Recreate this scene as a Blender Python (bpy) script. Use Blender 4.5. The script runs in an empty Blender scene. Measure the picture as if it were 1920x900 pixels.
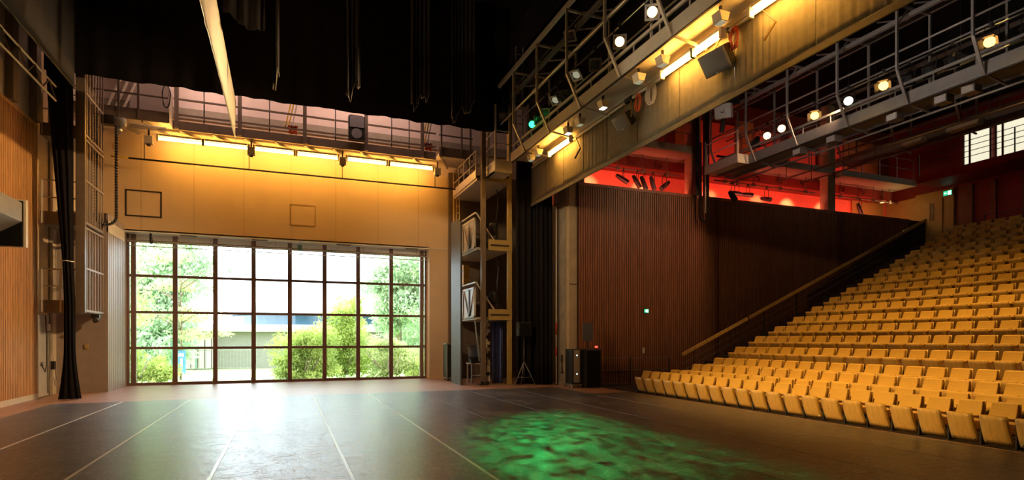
import bpy, math, random
from mathutils import Vector, Matrix
random.seed(7)
S = bpy.context.scene
COL = S.collection
PI = math.pi

# ------------------------------------------------------------------ camera
cam_d = bpy.data.cameras.new('camera'); cam = bpy.data.objects.new('camera', cam_d); COL.objects.link(cam)
cam_d.sensor_width = 36.0; cam_d.lens = 1073 / 1920 * 36; cam_d.shift_y = (635 - 450) / 1920
cam_d.clip_end = 400
cam.location = (0, 0, 1.85); cam.rotation_euler = (PI / 2, 0, -math.atan(424 / 1073))
S.camera = cam
# ------------------------------------------------------------------ view, world
S.view_settings.view_transform = 'Standard'; S.view_settings.look = 'None'
S.view_settings.gamma = 1.0; S.view_settings.use_curve_mapping = False
S.view_settings.exposure = 0.3
S.cycles.use_denoising = True
S.cycles.max_bounces = 8; S.cycles.diffuse_bounces = 4; S.cycles.transparent_max_bounces = 12
S.cycles.sample_clamp_indirect = 4.0
W = bpy.data.worlds.new('sky'); S.world = W; W.use_nodes = True
bg = W.node_tree.nodes['Background']; bg.inputs[0].default_value = (0.84, 0.94, 1.06, 1); bg.inputs[1].default_value = 10.0

def lamp(kind, loc, aim, energy, color, size=1.0, size_y=None, spot=60, blend=0.6, parent=None):
    d = bpy.data.lights.new('lamp_light', kind); d.energy = energy; d.color = color
    if kind == 'AREA':
        d.size = size
        if size_y: d.shape = 'RECTANGLE'; d.size_y = size_y
    else:
        d.shadow_soft_size = size
    if kind == 'SPOT': d.spot_size = math.radians(spot); d.spot_blend = blend
    o = bpy.data.objects.new('lamp_light', d); COL.objects.link(o); o.location = loc
    if aim is not None:
        o.rotation_euler = (Vector(aim) - Vector(loc)).to_track_quat('-Z', 'Y').to_euler()
    return o

# daylight sampling through the glazed wall
portal = lamp('AREA', (0.15, 26.7, 2.9), (0.15, 0, 2.9), 1, (1, 1, 1), 12.2, 5.8); portal.data.cycles.is_portal = True
# weak sun on the garden, from behind the building opposite
sun = lamp('SUN', (0, 40, 30), (6, 36, 0), 2.0, (1, 0.96, 0.88), 0.05)
# tungsten house lights over the seating (fixtures are built on the ceiling below)
HOUSE = [(10.6, 13.5, 12.6), (10.6, 8.5, 12.6), (14.2, 12.5, 12.8), (14.2, 8.0, 12.8), (18.2, 13.5, 13.0), (18.2, 10.0, 13.0)]
HOUSE_E = [2300, 2300, 2600, 2600, 800, 800]
AIM = [(12.6, 13.0, 0), (12.6, 8.5, 0), (16.6, 12.5, 0), (16.6, 8.0, 0), (20.6, 13.5, 0), (20.6, 10, 0)]
for p, e, q in zip(HOUSE, HOUSE_E, AIM):
    lamp('SPOT', (p[0], p[1], p[2] - 0.45), q, e, (1, 0.55, 0.13), 0.14, spot=40 if p[0] < 12 else 62, blend=1.0)
lamp('SPOT', (17.0, 13.5, 9.6), (15.5, 20.0, 4.5), 600, (1, 0.56, 0.30), 0.12, spot=95, blend=1.0)  # added fill on the walnut-slatted wall, set at the whitish bridge lamp
# added fill from unseen side lamps; lit bridge spotlights face the slatted wall
lamp('SPOT', (-5.5, 8.0, 8.6), (12.2, 10.6, 0.3), 13000, (1, 0.60, 0.18), 0.05, spot=36, blend=1.0)
lamp('SPOT', (-5.6, 10.5, 8.7), (7.8, 22.5, 4.5), 5000, (1, 0.70, 0.38), 0.12, spot=44, blend=0.9)
lamp('SPOT', (8.3, 13.5, 9.95), (-7.2, 20.0, 4.2), 6500, (1, 0.62, 0.28), 0.12, spot=56, blend=0.9)
lamp('SPOT', (8.3, 12.0, 9.95), (-7.2, 13.0, 5.5), 2200, (1, 0.62, 0.28), 0.12, spot=60, blend=0.9)
lamp('SPOT', (-5.6, 6.5, 8.7), (8.4, 15.0, 9.6), 3600, (1, 0.78, 0.52), 0.12, spot=50, blend=0.9)
lamp('SPOT', (9.75, 11.0, 8.5), (17.0, 12.5, 9.2), 700, (1, 0.82, 0.70), 0.12, spot=95, blend=1.0)  # added fill on the grey bridge, hidden behind the valance

# ------------------------------------------------------------------ helpers
ORIGIN = {}
def V(*a): return Vector(a)
class MB:
    def __init__(s): s.v = []; s.f = []
    def add(s, vs, fs):
        k = len(s.v); s.v += [tuple(x) for x in vs]; s.f += [tuple(i + k for i in f) for f in fs]; return s
    def box(s, x0, x1, y0, y1, z0, z1):
        vs = [(x0,y0,z0),(x1,y0,z0),(x1,y1,z0),(x0,y1,z0),(x0,y0,z1),(x1,y0,z1),(x1,y1,z1),(x0,y1,z1)]
        return s.add(vs, [(0,3,2,1),(4,5,6,7),(0,1,5,4),(1,2,6,5),(2,3,7,6),(3,0,4,7)])
    def obox(s, c, a, b, d):      # centre and three half-axis vectors
        c, a, b, d = Vector(c), Vector(a), Vector(b), Vector(d)
        vs = [c-a-b-d, c+a-b-d, c+a+b-d, c-a+b-d, c-a-b+d, c+a-b+d, c+a+b+d, c-a+b+d]
        return s.add(vs, [(0,3,2,1),(4,5,6,7),(0,1,5,4),(1,2,6,5),(2,3,7,6),(3,0,4,7)])
    def bar(s, p, q, w, h=None):
        p, q = Vector(p), Vector(q); h = h or w; d = (q - p)
        L = d.length; d.normalize()
        up = V(0,0,1) if abs(d.z) < 0.95 else V(0,1,0)
        r = d.cross(up).normalized(); u = r.cross(d).normalized()
        return s.obox((p + q) / 2, d * L / 2, r * w / 2, u * h / 2)
    def tube(s, pts, r, n=8, closed=False, caps=True):
        pts = [Vector(p) for p in pts]; rings = []; N = len(pts); prev = None
        for i, p in enumerate(pts):
            if closed: t = (pts[(i + 1) % N] - pts[i - 1])
            else: t = pts[min(i + 1, N - 1)] - pts[max(i - 1, 0)]
            t.normalize()
            if prev is None:
                a = V(0,0,1) if abs(t.z) < 0.9 else V(1,0,0); x = t.cross(a).normalized()
            else:
                x = (prev - t * prev.dot(t)).normalized()
            prev = x; y = t.cross(x)
            rr = r[i] if isinstance(r, (list, tuple)) else r
            rings.append([p + (x * math.cos(2*PI*k/n) + y * math.sin(2*PI*k/n)) * rr for k in range(n)])
        vs = [q for g in rings for q in g]; fs = []
        for i in range(N if closed else N - 1):
            a, b = i * n, ((i + 1) % N) * n
            for k in range(n):
                fs.append((a + k, a + (k+1) % n, b + (k+1) % n, b + k))
        if caps and not closed:
            fs.append(tuple(range(n - 1, -1, -1))); fs.append(tuple((N - 1) * n + k for k in range(n)))
        return s.add(vs, fs)
    def lathe(s, c, axis, prof, n=16, cap0=True, cap1=True):   # prof: (distance along axis, radius)
        c = Vector(c); t = Vector(axis).normalized()
        a = V(0,0,1) if abs(t.z) < 0.9 else V(1,0,0); x = t.cross(a).normalized(); y = t.cross(x)
        vs = []; fs = []
        for h, r in prof:
            vs += [c + t*h + (x*math.cos(2*PI*k/n) + y*math.sin(2*PI*k/n))*r for k in range(n)]
        for i in range(len(prof) - 1):
            for k in range(n):
                fs.append((i*n+k, i*n+(k+1)%n, (i+1)*n+(k+1)%n, (i+1)*n+k))
        if cap0: fs.append(tuple(range(n-1,-1,-1)))
        if cap1: fs.append(tuple((len(prof)-1)*n+k for k in range(n)))
        return s.add(vs, fs)
    def prism(s, poly, ext):
        ext = Vector(ext); n = len(poly); vs = [Vector(p) for p in poly] + [Vector(p) + ext for p in poly]
        fs = [tuple(range(n-1,-1,-1)), tuple(range(n, 2*n))] + [(i, (i+1)%n, (i+1)%n+n, i+n) for i in range(n)]
        return s.add(vs, fs)
    def grid(s, fn, nu, nv):
        vs = [fn(i/nu, j/nv) for j in range(nv+1) for i in range(nu+1)]
        fs = [(j*(nu+1)+i, j*(nu+1)+i+1, (j+1)*(nu+1)+i+1, (j+1)*(nu+1)+i) for j in range(nv) for i in range(nu)]
        return s.add(vs, fs)
    def build(s, name, m, parent=None, smooth=False, bevel=0, solid=0, local=False):
        me = bpy.data.meshes.new(name)
        if parent is not None:
            o0 = V(0,0,0) if local else ORIGIN[parent.name]
        elif local: o0 = V(0,0,0)
        else:
            xs = [p[0] for p in s.v]; ys = [p[1] for p in s.v]; zs = [p[2] for p in s.v]
            o0 = V((min(xs)+max(xs))/2, (min(ys)+max(ys))/2, min(zs))
        me.from_pydata([tuple(Vector(p) - o0) for p in s.v], [], s.f); me.update()
        o = bpy.data.objects.new(name, me); COL.objects.link(o)
        if m: me.materials.append(m)
        if smooth:
            for p in me.polygons: p.use_smooth = True
        if parent is not None: o.parent = parent
        elif not local: o.location = o0
        ORIGIN[o.name] = o0
        if solid:
            md = o.modifiers.new('thickness', 'SOLIDIFY'); md.thickness = solid; md.offset = 0
        if bevel:
            md = o.modifiers.new('edge', 'BEVEL'); md.width = bevel; md.segments = 2; md.limit_method = 'ANGLE'
        return o
def tag(o, label, cat, group=None):
    o['label'] = label; o['category'] = cat
    if group: o['group'] = group
    return o
def thing(name, loc, label, cat, group=None):
    o = bpy.data.objects.new(name, None); COL.objects.link(o); o.location = loc; o.empty_display_size = 0.2
    ORIGIN[o.name] = Vector(loc); return tag(o, label, cat, group)
def struct(o): o['kind'] = 'structure'; return o
def dup(root, loc, label=None, group=None, rot=None):
    r = root.copy(); COL.objects.link(r); r.location = loc; ORIGIN[r.name] = Vector(loc)
    if rot is not None: r.rotation_euler = rot
    if label: r['label'] = label
    if group: r['group'] = group
    for ch in list(root.children):
        c = ch.copy(); COL.objects.link(c); c.parent = r
        for g in ch.children:
            d = g.copy(); COL.objects.link(d); d.parent = c
    return r
NTH = ['first','second','third','fourth','fifth','sixth','seventh','eighth','ninth','tenth','eleventh','twelfth','thirteenth','fourteenth',
       'fifteenth','sixteenth','seventeenth','eighteenth','nineteenth','twentieth','twenty-first','twenty-second','twenty-third','twenty-fourth']

# ------------------------------------------------------------------ materials
def mat(name, col, rough=0.5, metal=0.0, var=0.15, scale=5.0, bump=0.0, bscale=60.0, spec=0.5, stretch=(1,1,1), emit=None, power=0, sheen=0.0, var2=None):
    m = bpy.data.materials.new(name); m.use_nodes = True; nt = m.node_tree; N, L = nt.nodes, nt.links
    b = N['Principled BSDF']
    b.inputs['Roughness'].default_value = rough; b.inputs['Metallic'].default_value = metal
    b.inputs['Specular IOR Level'].default_value = spec
    if sheen: b.inputs['Sheen Weight'].default_value = sheen
    tc = N.new('ShaderNodeTexCoord'); mp = N.new('ShaderNodeMapping'); mp.inputs['Scale'].default_value = stretch
    L.new(tc.outputs['Object'], mp.inputs['Vector'])
    nz = N.new('ShaderNodeTexNoise'); nz.inputs['Scale'].default_value = scale; nz.inputs['Detail'].default_value = 5
    L.new(mp.outputs[0], nz.inputs['Vector'])
    rp = N.new('ShaderNodeValToRGB'); rp.color_ramp.elements[0].position = 0.3; rp.color_ramp.elements[1].position = 0.7
    lo = tuple(c * (1 - var) for c in col); hi = tuple(min(1, c * (1 + var)) for c in (var2 or col))
    rp.color_ramp.elements[0].color = (*lo, 1); rp.color_ramp.elements[1].color = (*hi, 1)
    L.new(nz.outputs[0], rp.inputs[0]); L.new(rp.outputs[0], b.inputs['Base Color'])
    if bump:
        n2 = N.new('ShaderNodeTexNoise'); n2.inputs['Scale'].default_value = bscale; L.new(mp.outputs[0], n2.inputs['Vector'])
        bp = N.new('ShaderNodeBump'); bp.inputs['Strength'].default_value = bump; bp.inputs['Distance'].default_value = 0.02
        L.new(n2.outputs[0], bp.inputs['Height']); L.new(bp.outputs[0], b.inputs['Normal'])
    if emit:
        b.inputs['Emission Color'].default_value = (*emit, 1); b.inputs['Emission Strength'].default_value = power
    return m
M = {}
M['oak_slat'] = mat('oak_slat', (0.66, 0.34, 0.12), 0.5, var=0.35, scale=3.0, stretch=(9, 9, 0.5))
M['oak_gap'] = mat('oak_gap', (0.16, 0.075, 0.03), 0.8)
M['walnut_slat'] = mat('walnut_slat', (0.30, 0.115, 0.055), 0.45, var=0.35, scale=2.5, stretch=(8, 8, 0.4))
M['walnut_gap'] = mat('walnut_gap', (0.06, 0.022, 0.013), 0.85)
M['cream_wall'] = mat('cream_wall', (0.70, 0.53, 0.34), 0.45, var=0.04, scale=1.2)
M['upper_wall'] = mat('upper_wall', (0.78, 0.66, 0.60), 0.6, var=0.04)
M['taupe'] = mat('taupe_paint', (0.33, 0.27, 0.24), 0.5, var=0.06)
M['concrete'] = mat('concrete', (0.30, 0.26, 0.20), 0.75, var=0.2, scale=2.5, bump=0.15)
M['pale_concrete'] = mat('pale_concrete', (0.46, 0.36, 0.22), 0.7, var=0.12, scale=2.5, bump=0.1)
M['pale_panel'] = mat('pale_panel', (0.62, 0.55, 0.44), 0.5, var=0.06)
M['grey_door'] = mat('grey_door_paint', (0.50, 0.50, 0.49), 0.45, var=0.06)
M['white_paint'] = mat('white_paint', (0.82, 0.80, 0.76), 0.4, var=0.04)
M['cream_metal'] = mat('cream_metal', (0.68, 0.61, 0.50), 0.38, var=0.06)
M['ochre_metal'] = mat('ochre_metal', (0.42, 0.30, 0.10), 0.4, var=0.08)
M['grey_metal'] = mat('grey_metal', (0.30, 0.29, 0.27), 0.4, 0.3, var=0.08)
M['brown_metal'] = mat('brown_metal', (0.17, 0.13, 0.10), 0.45, 0.1, var=0.1)
M['dark_metal'] = mat('dark_metal', (0.045, 0.042, 0.04), 0.45, 0.3, var=0.1)
M['steel'] = mat('steel', (0.55, 0.54, 0.52), 0.28, 1.0, var=0.06)
M['bronze_frame'] = mat('bronze_frame', (0.22, 0.15, 0.125), 0.4, 0.1, var=0.06)
M['black_cloth'] = mat('black_cloth', (0.010, 0.009, 0.011), 0.9, var=0.3, scale=20, bump=0.3, bscale=200, spec=0.15)
M['charcoal_cloth'] = mat('charcoal_cloth', (0.050, 0.048, 0.054), 0.9, var=0.12, scale=14, bump=0.2, bscale=240, spec=0.15)
M['valance_cloth'] = mat('valance_cloth', (0.21, 0.19, 0.14), 0.85, var=0.12, scale=6, bump=0.25, bscale=160, spec=0.2)
M['blue_cloth'] = mat('blue_cloth', (0.10, 0.15, 0.48), 0.85, var=0.2, scale=8, bump=0.2)
M['white_cloth'] = mat('white_cloth', (0.80, 0.78, 0.70), 0.8, var=0.05, scale=6, bump=0.1)
M['black_paint'] = mat('black_paint', (0.008, 0.008, 0.009), 0.8, var=0.15, spec=0.1)
M['slate_panel'] = mat('slate_panel', (0.085, 0.09, 0.105), 0.55, var=0.12)
M['black_plastic'] = mat('black_plastic', (0.018, 0.018, 0.02), 0.4, var=0.15)
M['grille'] = mat('grille_cloth', (0.22, 0.22, 0.24), 0.6, var=0.12, scale=120)
M['dark_red'] = mat('dark_red_paint', (0.22, 0.028, 0.018), 0.6, var=0.1)
M['red_wall'] = mat('red_wall_paint', (0.85, 0.22, 0.15), 0.55, var=0.05)
M['yellow_wall'] = mat('yellow_wall_paint', (0.40, 0.26, 0.07), 0.6, var=0.06)
M['rear_wood'] = mat('rear_wood', (0.16, 0.055, 0.03), 0.5, var=0.2, scale=2, stretch=(6, 6, 0.5))
M['beam_grey'] = mat('beam_grey', (0.36, 0.32, 0.25), 0.6, var=0.08)
M['seat_ply'] = mat('seat_plywood', (0.70, 0.43, 0.11), 0.34, var=0.16, scale=3.0, stretch=(3, 9, 0.8))
M['seat_fabric'] = mat('seat_fabric', (0.66, 0.405, 0.09), 0.9, var=0.12, scale=90, bump=0.3, bscale=260, spec=0.2)
M['tier'] = mat('tier_carpet', (0.030, 0.018, 0.014), 0.85, var=0.2)
M['orange'] = mat('orange_cord', (0.75, 0.13, 0.04), 0.5)
M['yellow'] = mat('yellow_paint', (0.75, 0.50, 0.04), 0.45)
M['red_tape'] = mat('red_tape', (0.45, 0.05, 0.03), 0.6)
M['black_tape'] = mat('black_tape', (0.03, 0.02, 0.012), 0.7)
M['tan_tape'] = mat('tan_tape', (0.36, 0.24, 0.09), 0.7)
M['table_top'] = mat('table_top', (0.62, 0.46, 0.28), 0.45)
M['tube'] = mat('tube_glow', (1, 0.8, 0.5), 0.5, emit=(1, 0.46, 0.075), power=62)
M['lens_warm'] = mat('lens_warm', (1, 0.8, 0.6), 0.3, emit=(1, 0.55, 0.22), power=4.5)
M['lens_amber'] = mat('lens_amber', (1, 0.7, 0.4), 0.3, emit=(1, 0.45, 0.09), power=4.5)
M['lens_white'] = mat('lens_white', (1, 0.9, 0.8), 0.3, emit=(1, 0.86, 0.72), power=5)
M['lens_green'] = mat('lens_green', (0.1, 1, 0.4), 0.3, emit=(0.02, 1, 0.22), power=6)
M['lens_dark'] = mat('lens_dark', (0.05, 0.06, 0.06), 0.08, spec=0.8)
M['lens_dim'] = mat('lens_dim', (0.3, 0.3, 0.25), 0.15, emit=(0.9, 0.9, 0.6), power=0.25)
M['led'] = mat('led_red', (1, 0.1, 0.1), 0.4, emit=(1, 0.05, 0.03), power=3)
M['sign_green'] = mat('sign_green', (0.0, 0.4, 0.15), 0.4, emit=(0.02, 0.6, 0.25), power=0.9)
M['sign_white'] = mat('sign_white', (0.9, 1, 0.95), 0.4, emit=(0.8, 1, 0.92), power=1.1)
M['lit_window'] = mat('lit_window', (0.8, 0.8, 0.7), 0.5, emit=(1, 0.95, 0.70), power=0.75, var=0.1, scale=1.5)

def vinyl():
    m = bpy.data.materials.new('stage_vinyl'); m.use_nodes = True; nt = m.node_tree; N, L = nt.nodes, nt.links; b = N['Principled BSDF']
    tc = N.new('ShaderNodeNewGeometry') if False else N.new('ShaderNodeTexCoord')
    geo = N.new('ShaderNodeNewGeometry')
    def noise(sc, stretch=(1,1,1), rot=0, detail=4, dist=0.0):
        mp = N.new('ShaderNodeMapping'); mp.inputs['Scale'].default_value = stretch; mp.inputs['Rotation'].default_value = (0,0,rot)
        L.new(geo.outputs['Position'], mp.inputs[0])
        n = N.new('ShaderNodeTexNoise'); n.inputs['Scale'].default_value = sc; n.inputs['Detail'].default_value = detail; n.inputs['Distortion'].default_value = dist
        L.new(mp.outputs[0], n.inputs['Vector']); return n.outputs[0]
    def mth(op, a, bb, clamp=False):
        n = N.new('ShaderNodeMath'); n.operation = op; n.use_clamp = clamp
        for i, x in enumerate((a, bb)):
            if isinstance(x, (int, float)): n.inputs[i].default_value = x
            else: L.new(x, n.inputs[i])
        return n.outputs[0]
    def ridge(src, width):     # thin lines where the noise crosses its middle value
        d = mth('ABSOLUTE', mth('SUBTRACT', src, 0.5), 0)
        return mth('SUBTRACT', 1.0, mth('DIVIDE', d, width, True), True)
    l1 = ridge(noise(1.6, (3, 1, 1), 0.5, 3), 0.010); l2 = ridge(noise(1.9, (3, 1, 1), -0.7, 3), 0.009); l3 = ridge(noise(1.5, (1, 3.5, 1), 0.25, 3), 0.009)
    lines = mth('MAXIMUM', l1, mth('MAXIMUM', l2, l3))
    patch = mth('MULTIPLY', mth('SUBTRACT', noise(0.8, detail=6), 0.38), 3.5, True)
    def streak(sc, rot, lo): return mth('MULTIPLY', mth('SUBTRACT', noise(sc, (0.16, 2.4, 1), rot, 5), lo), 9.0, True)
    grit = mth('MAXIMUM', mth('MAXIMUM', streak(14, 0.3, .565), streak(12, 1.25, .58)), mth('MAXIMUM', streak(15, -0.5, .57), streak(17, 2.2, .58)))
    fine = mth('MULTIPLY', mth('SUBTRACT', noise(70, (0.4, 1.6, 1), 0.6, 3), 0.56), 5.0, True)
    scuff = mth('ADD', mth('MULTIPLY', lines, 0.8), mth('MULTIPLY', mth('MAXIMUM', grit, mth('MULTIPLY', fine, .5)), mth('ADD', mth('MULTIPLY', patch, 0.8), .12)), True)
    mix = N.new('ShaderNodeMix'); mix.data_type = 'RGBA'
    L.new(scuff, mix.inputs['Factor']); mix.inputs['A'].default_value = (0.011, 0.010, 0.012, 1); mix.inputs['B'].default_value = (0.32, 0.295, 0.28, 1)
    L.new(mix.outputs['Result'], b.inputs['Base Color'])
    r = mth('ADD', mth('MULTIPLY', noise(1.3, detail=2), 0.06), mth('MULTIPLY', scuff, 0.16))
    L.new(mth('ADD', r, 0.29), b.inputs['Roughness'])
    b.inputs['Specular IOR Level'].default_value = 1.0
    return m
M['vinyl'] = vinyl()
M['seam_tape'] = mat('seam_tape', (0.82, 0.84, 0.86), 0.28, var=0.1, spec=1.0)
M['stage_wood'] = mat('stage_wood', (0.36, 0.20, 0.13), 0.4, var=0.25, scale=2.2, stretch=(1, 6, 1))
M['grass'] = mat('grass', (0.30, 0.42, 0.14), 0.9, var=0.35, scale=3)
M['gravel'] = mat('gravel', (0.55, 0.52, 0.48), 0.9, var=0.15, scale=12)
M['bark'] = mat('bark', (0.26, 0.20, 0.15), 0.9, var=0.3, scale=9)
M['white_roof'] = mat('white_roof', (0.52, 0.54, 0.56), 0.5, var=0.02)
M['pavilion_glass'] = mat('pavilion_glass', (0.05, 0.11, 0.17), 0.15, var=0.1)
M['pavilion_wall'] = mat('pavilion_wall', (0.55, 0.50, 0.44), 0.7, var=0.06)
M['pavilion_dark'] = mat('pavilion_dark', (0.22, 0.20, 0.18), 0.7, var=0.08)
M['green_metal'] = mat('green_metal', (0.10, 0.26, 0.20), 0.5)
M['blue_sign'] = mat('blue_sign', (0.10, 0.28, 0.62), 0.4)
def leafmat(name, col, var2):
    m = mat(name, col, 0.7, var=0.3, scale=0.9, var2=var2, spec=0.2)
    nt = m.node_tree; N, L = nt.nodes, nt.links; b = N['Principled BSDF']; out = N['Material Output']
    tr = N.new('ShaderNodeBsdfTranslucent'); mx = N.new('ShaderNodeMixShader'); mx.inputs[0].default_value = 0.45
    rp = [n for n in N if n.type == 'VALTORGB'][0]
    L.new(rp.outputs[0], tr.inputs[0]); L.new(b.outputs[0], mx.inputs[1]); L.new(tr.outputs[0], mx.inputs[2]); L.new(mx.outputs[0], out.inputs[0])
    return m
M['leaf_lime'] = leafmat('leaf_lime', (0.34, 0.46, 0.10), (0.50, 0.58, 0.18))
M['leaf_hazed'] = leafmat('leaf_hazed', (0.36, 0.50, 0.30), (0.50, 0.62, 0.42))  # overexposed outdoor haze put into the leaf colour
M['leaf_yellow'] = leafmat('leaf_yellow', (0.42, 0.52, 0.20), (0.56, 0.62, 0.30))
def glass():
    m = bpy.data.materials.new('window_glass'); m.use_nodes = True; nt = m.node_tree; N, L = nt.nodes, nt.links
    N.remove(N['Principled BSDF']); out = N['Material Output']
    t = N.new('ShaderNodeBsdfTransparent'); t.inputs[0].default_value = (0.95, 0.98, 0.96, 1)
    g = N.new('ShaderNodeBsdfGlossy'); g.inputs['Roughness'].default_value = 0.02
    f = N.new('ShaderNodeFresnel'); f.inputs[0].default_value = 1.35
    mx = N.new('ShaderNodeMixShader'); L.new(f.outputs[0], mx.inputs[0]); L.new(t.outputs[0], mx.inputs[1]); L.new(g.outputs[0], mx.inputs[2])
    L.new(mx.outputs[0], out.inputs[0]); return m
M['glass'] = glass()
# ================================================================== THE SETTING
o = MB().box(-7.3, 11.15, -8, 26.6, -0.3, 0.0).build('floor', M['stage_wood']); struct(o); o['label'] = 'reddish wooden stage floor around the dance mats'
o = MB().box(-7.3, 11.2, -8, 26.8, 15.0, 15.2).build('ceiling', M['black_paint']); struct(o)
o = MB().box(9.0, 32.4, -8, 23.4, 13.4, 13.6).build('ceiling_auditorium', M['black_paint']); struct(o)
# slatted side wall (left of the stage)
b = MB().box(-7.5, -7.2, -8, 21.85, 0, 15.2)
wl = b.build('wall_left', M['oak_gap']); struct(wl)
MB().box(-7.2, -7.138, 10, 21.85, 0.16, 8.36).build('dark_backing', M['oak_gap'], wl)  # darker panel behind the slats, shows in the gaps
b = MB(); y = 12.0
while y < 21.8:
    b.box(-7.138, -7.13, y, y + 0.058, 0.16, 8.36); y += 0.105
s = b.build('slat_cladding', M['oak_slat'], wl)
MB().box(-7.2, -7.12, 12, 21.86, 8.36, 8.46).build('cap_rail', M['oak_slat'], wl)
MB().box(-7.2, -7.17, -8, 21.8, 8.46, 15.0).build('plaster_panel', M['pale_panel'], wl)
b = MB()
for yy in (13.9, 15.9, 17.9, 19.7, 21.3): b.box(-7.2, -6.98, yy, yy + 0.35, 8.46, 15)
b.build('wall_rib', M['brown_metal'], wl)
o = MB().box(-7.2, -7.11, 10, 21.86, 0, 0.16).build('baseboard_left', M['pale_panel']); struct(o)
# wall beside the slats, with a pale service door
b = MB().box(-7.5, -7.2, 21.85, 26.6, 0, 15)
wr = b.build('wall_recess', M['pale_panel']); struct(wr)
MB().box(-7.2, -7.16, 21.87, 22.75, 2.62, 15).build('plaster_panel', M['cream_wall'], wr)
MB().box(-7.2, -7.1, 22.75, 22.95, 0, 15).build('wall_rib', M['concrete'], wr)
d = MB().box(-7.2, -7.13, 21.9, 22.72, 0.02, 2.6).build('door_1', M['grey_door'], bevel=0.01); struct(d)
MB().box(-7.13, -7.06, 22.0, 22.04, 1.0, 1.12).build('door_handle', M['steel'], d)
# enclosed wall box left of the glazing: taupe front, ribbed flank
b = MB().box(-7.5, -5.79, 23.6, 26.6, 0, 6.2)
wb = b.build('wall_box', M['taupe']); struct(wb)
b = MB(); y = 23.62
while y < 25.75:
    b.box(-5.79, -5.74, y, y + 0.2, 0.0, 6.2); y += 0.235
b.build('ribbed_panel', M['taupe'], wb)
MB().box(-5.785, -5.73, 23.62, 25.75, 5.55, 5.95).build('ribbed_band', M['cream_metal'], wb)
# back wall with the big opening
b = MB().box(-7.5, 11.2, 25.8, 26.15, 6.0, 10.55).box(6.12, 11.2, 25.8, 26.6, 0, 6.0)
wk = b.build('wall_back', M['cream_wall']); struct(wk)
MB().box(-7.5, 11.2, 25.86, 26.15, 10.95, 15).build('upper_panel', M['upper_wall'], wk)
MB().box(-7.5, 11.2, 25.74, 26.15, 10.55, 10.95).build('grey_band', M['beam_grey'], wk)
b = MB()
for xx in (-5.2, -3.4, -1.6, 0.2, 2.0, 3.8, 5.6): b.box(xx, xx + 0.012, 25.797, 25.805, 6.02, 10.5)
b.build('panel_joint', M['tan_tape'], wk)
o = MB().box(-5.79, 6.12, 25.8, 26.5, 5.96, 6.05).build('trim_1', M['white_paint']); struct(o); o['label'] = 'white soffit above the tall glazed wall'
o = MB().box(6.1, 8.2, 25.78, 25.8, 5.99, 6.02).build('trim_2', M['white_paint']); struct(o)
def outline(name, m, x0, x1, z0, z1, w, label):
    b = MB().box(x0, x1, 25.785, 25.794, z0, z0+w).box(x0, x1, 25.785, 25.794, z1-w, z1).box(x0, x0+w, 25.785, 25.794, z0, z1).box(x1-w, x1, 25.785, 25.794, z0, z1)
    tag(b.build(name, m), label, 'tape marking')
outline('tape_square', M['black_tape'], -5.72, -4.5, 6.55, 7.58, 0.055, 'black tape square on the yellow wall beside the ribbed wall box')
outline('tape_square', M['tan_tape'], 0.15, 1.18, 6.62, 7.52, 0.04, 'faint tan tape square in the middle of the yellow wall')
# the glazed wall: bays of four panes
XM = [-5.79, -5.57, -4.14, -2.70, -1.26, 0.16, 1.58, 3.01, 4.48, 5.90, 6.12]
ZM = [0.06, 1.48, 2.90, 4.34, 5.70]
for i in range(len(XM) - 1):
    x0, x1 = XM[i], XM[i+1]
    b = MB(); w = 0.085
    b.box(x0, x0 + w, 26.36, 26.5, 0, 5.96).box(x1 - w, x1, 26.36, 26.5, 0, 5.96)
    for k, z in enumerate(ZM):
        b.box(x0 + w, x1 - w, 26.38, 26.48, z - 0.05 if k else 0.0, z + 0.05)
    wf = b.build('window_%d' % (i + 1), M['bronze_frame']); struct(wf)
    MB().box(x0 + w, x1 - w, 26.38, 26.48, 5.75, 5.96).build('head_panel', M['white_paint'], wf)
    g = MB()
    for k in range(4): g.box(x0 + w, x1 - w, 26.425, 26.435, ZM[k] + 0.04, ZM[k+1] - 0.04)
    g.build('glass_pane', M['glass'], wf)
    if 0 < i < 9:
        MB().box(x1 - 0.1, x1 - 0.07, 26.33, 26.36, 0.05, 0.22).build('floor_bolt', M['steel'], wf)
# right of the stage: walls and a dark panel behind the gallery and the curtains
o = MB().box(10.9, 11.2, 20.4, 26.6, 0, 15).build('wall_stage_right', M['brown_metal']); struct(o)
o = MB().box(10.33, 10.9, 20.35, 21.0, 0, 12).build('column_proscenium', M['concrete']); struct(o)
b = MB().box(10.36, 10.72, 20.1, 20.36, 0, 9.0)
cp = b.build('column_portal', M['pale_concrete']); struct(cp)
MB().box(10.355, 10.725, 20.09, 20.1, 3.98, 4.01).build('joint', M['walnut_gap'], cp)
o = MB().box(6.98, 10.9, 25.55, 25.75, 0, 9.5).build('tower_dark_backing', M['brown_metal']); struct(o)  # dark panel added to darken the gaps seen through the tower
# side wall of the auditorium, dark slats
b = MB().box(10.7, 32.2, 20.02, 20.3, -0.5, 8.0)
wa = b.build('wall_auditorium_side', M['walnut_gap']); struct(wa)
b = MB(); x = 10.74
while x < 29.9:
    if not (17.42 < x < 17.6 or 24.85 < x < 25.2): b.box(x, x + 0.066, 20.0, 20.02, 0.0, 7.9)
    x += 0.105
b.build('slat_cladding', M['walnut_slat'], wa)
MB().box(10.7, 30.0, 19.97, 20.3, 7.9, 8.02).build('cap_rail', M['walnut_slat'], wa)
o = MB().box(24.88, 25.22, 19.96, 20.02, 0, 7.95).build('column_wall_slats', M['rear_wood']); struct(o)
o = MB().box(17.44, 17.6, 19.98, 20.02, 0, 7.9).build('trim_3', M['rear_wood']); struct(o)
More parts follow.
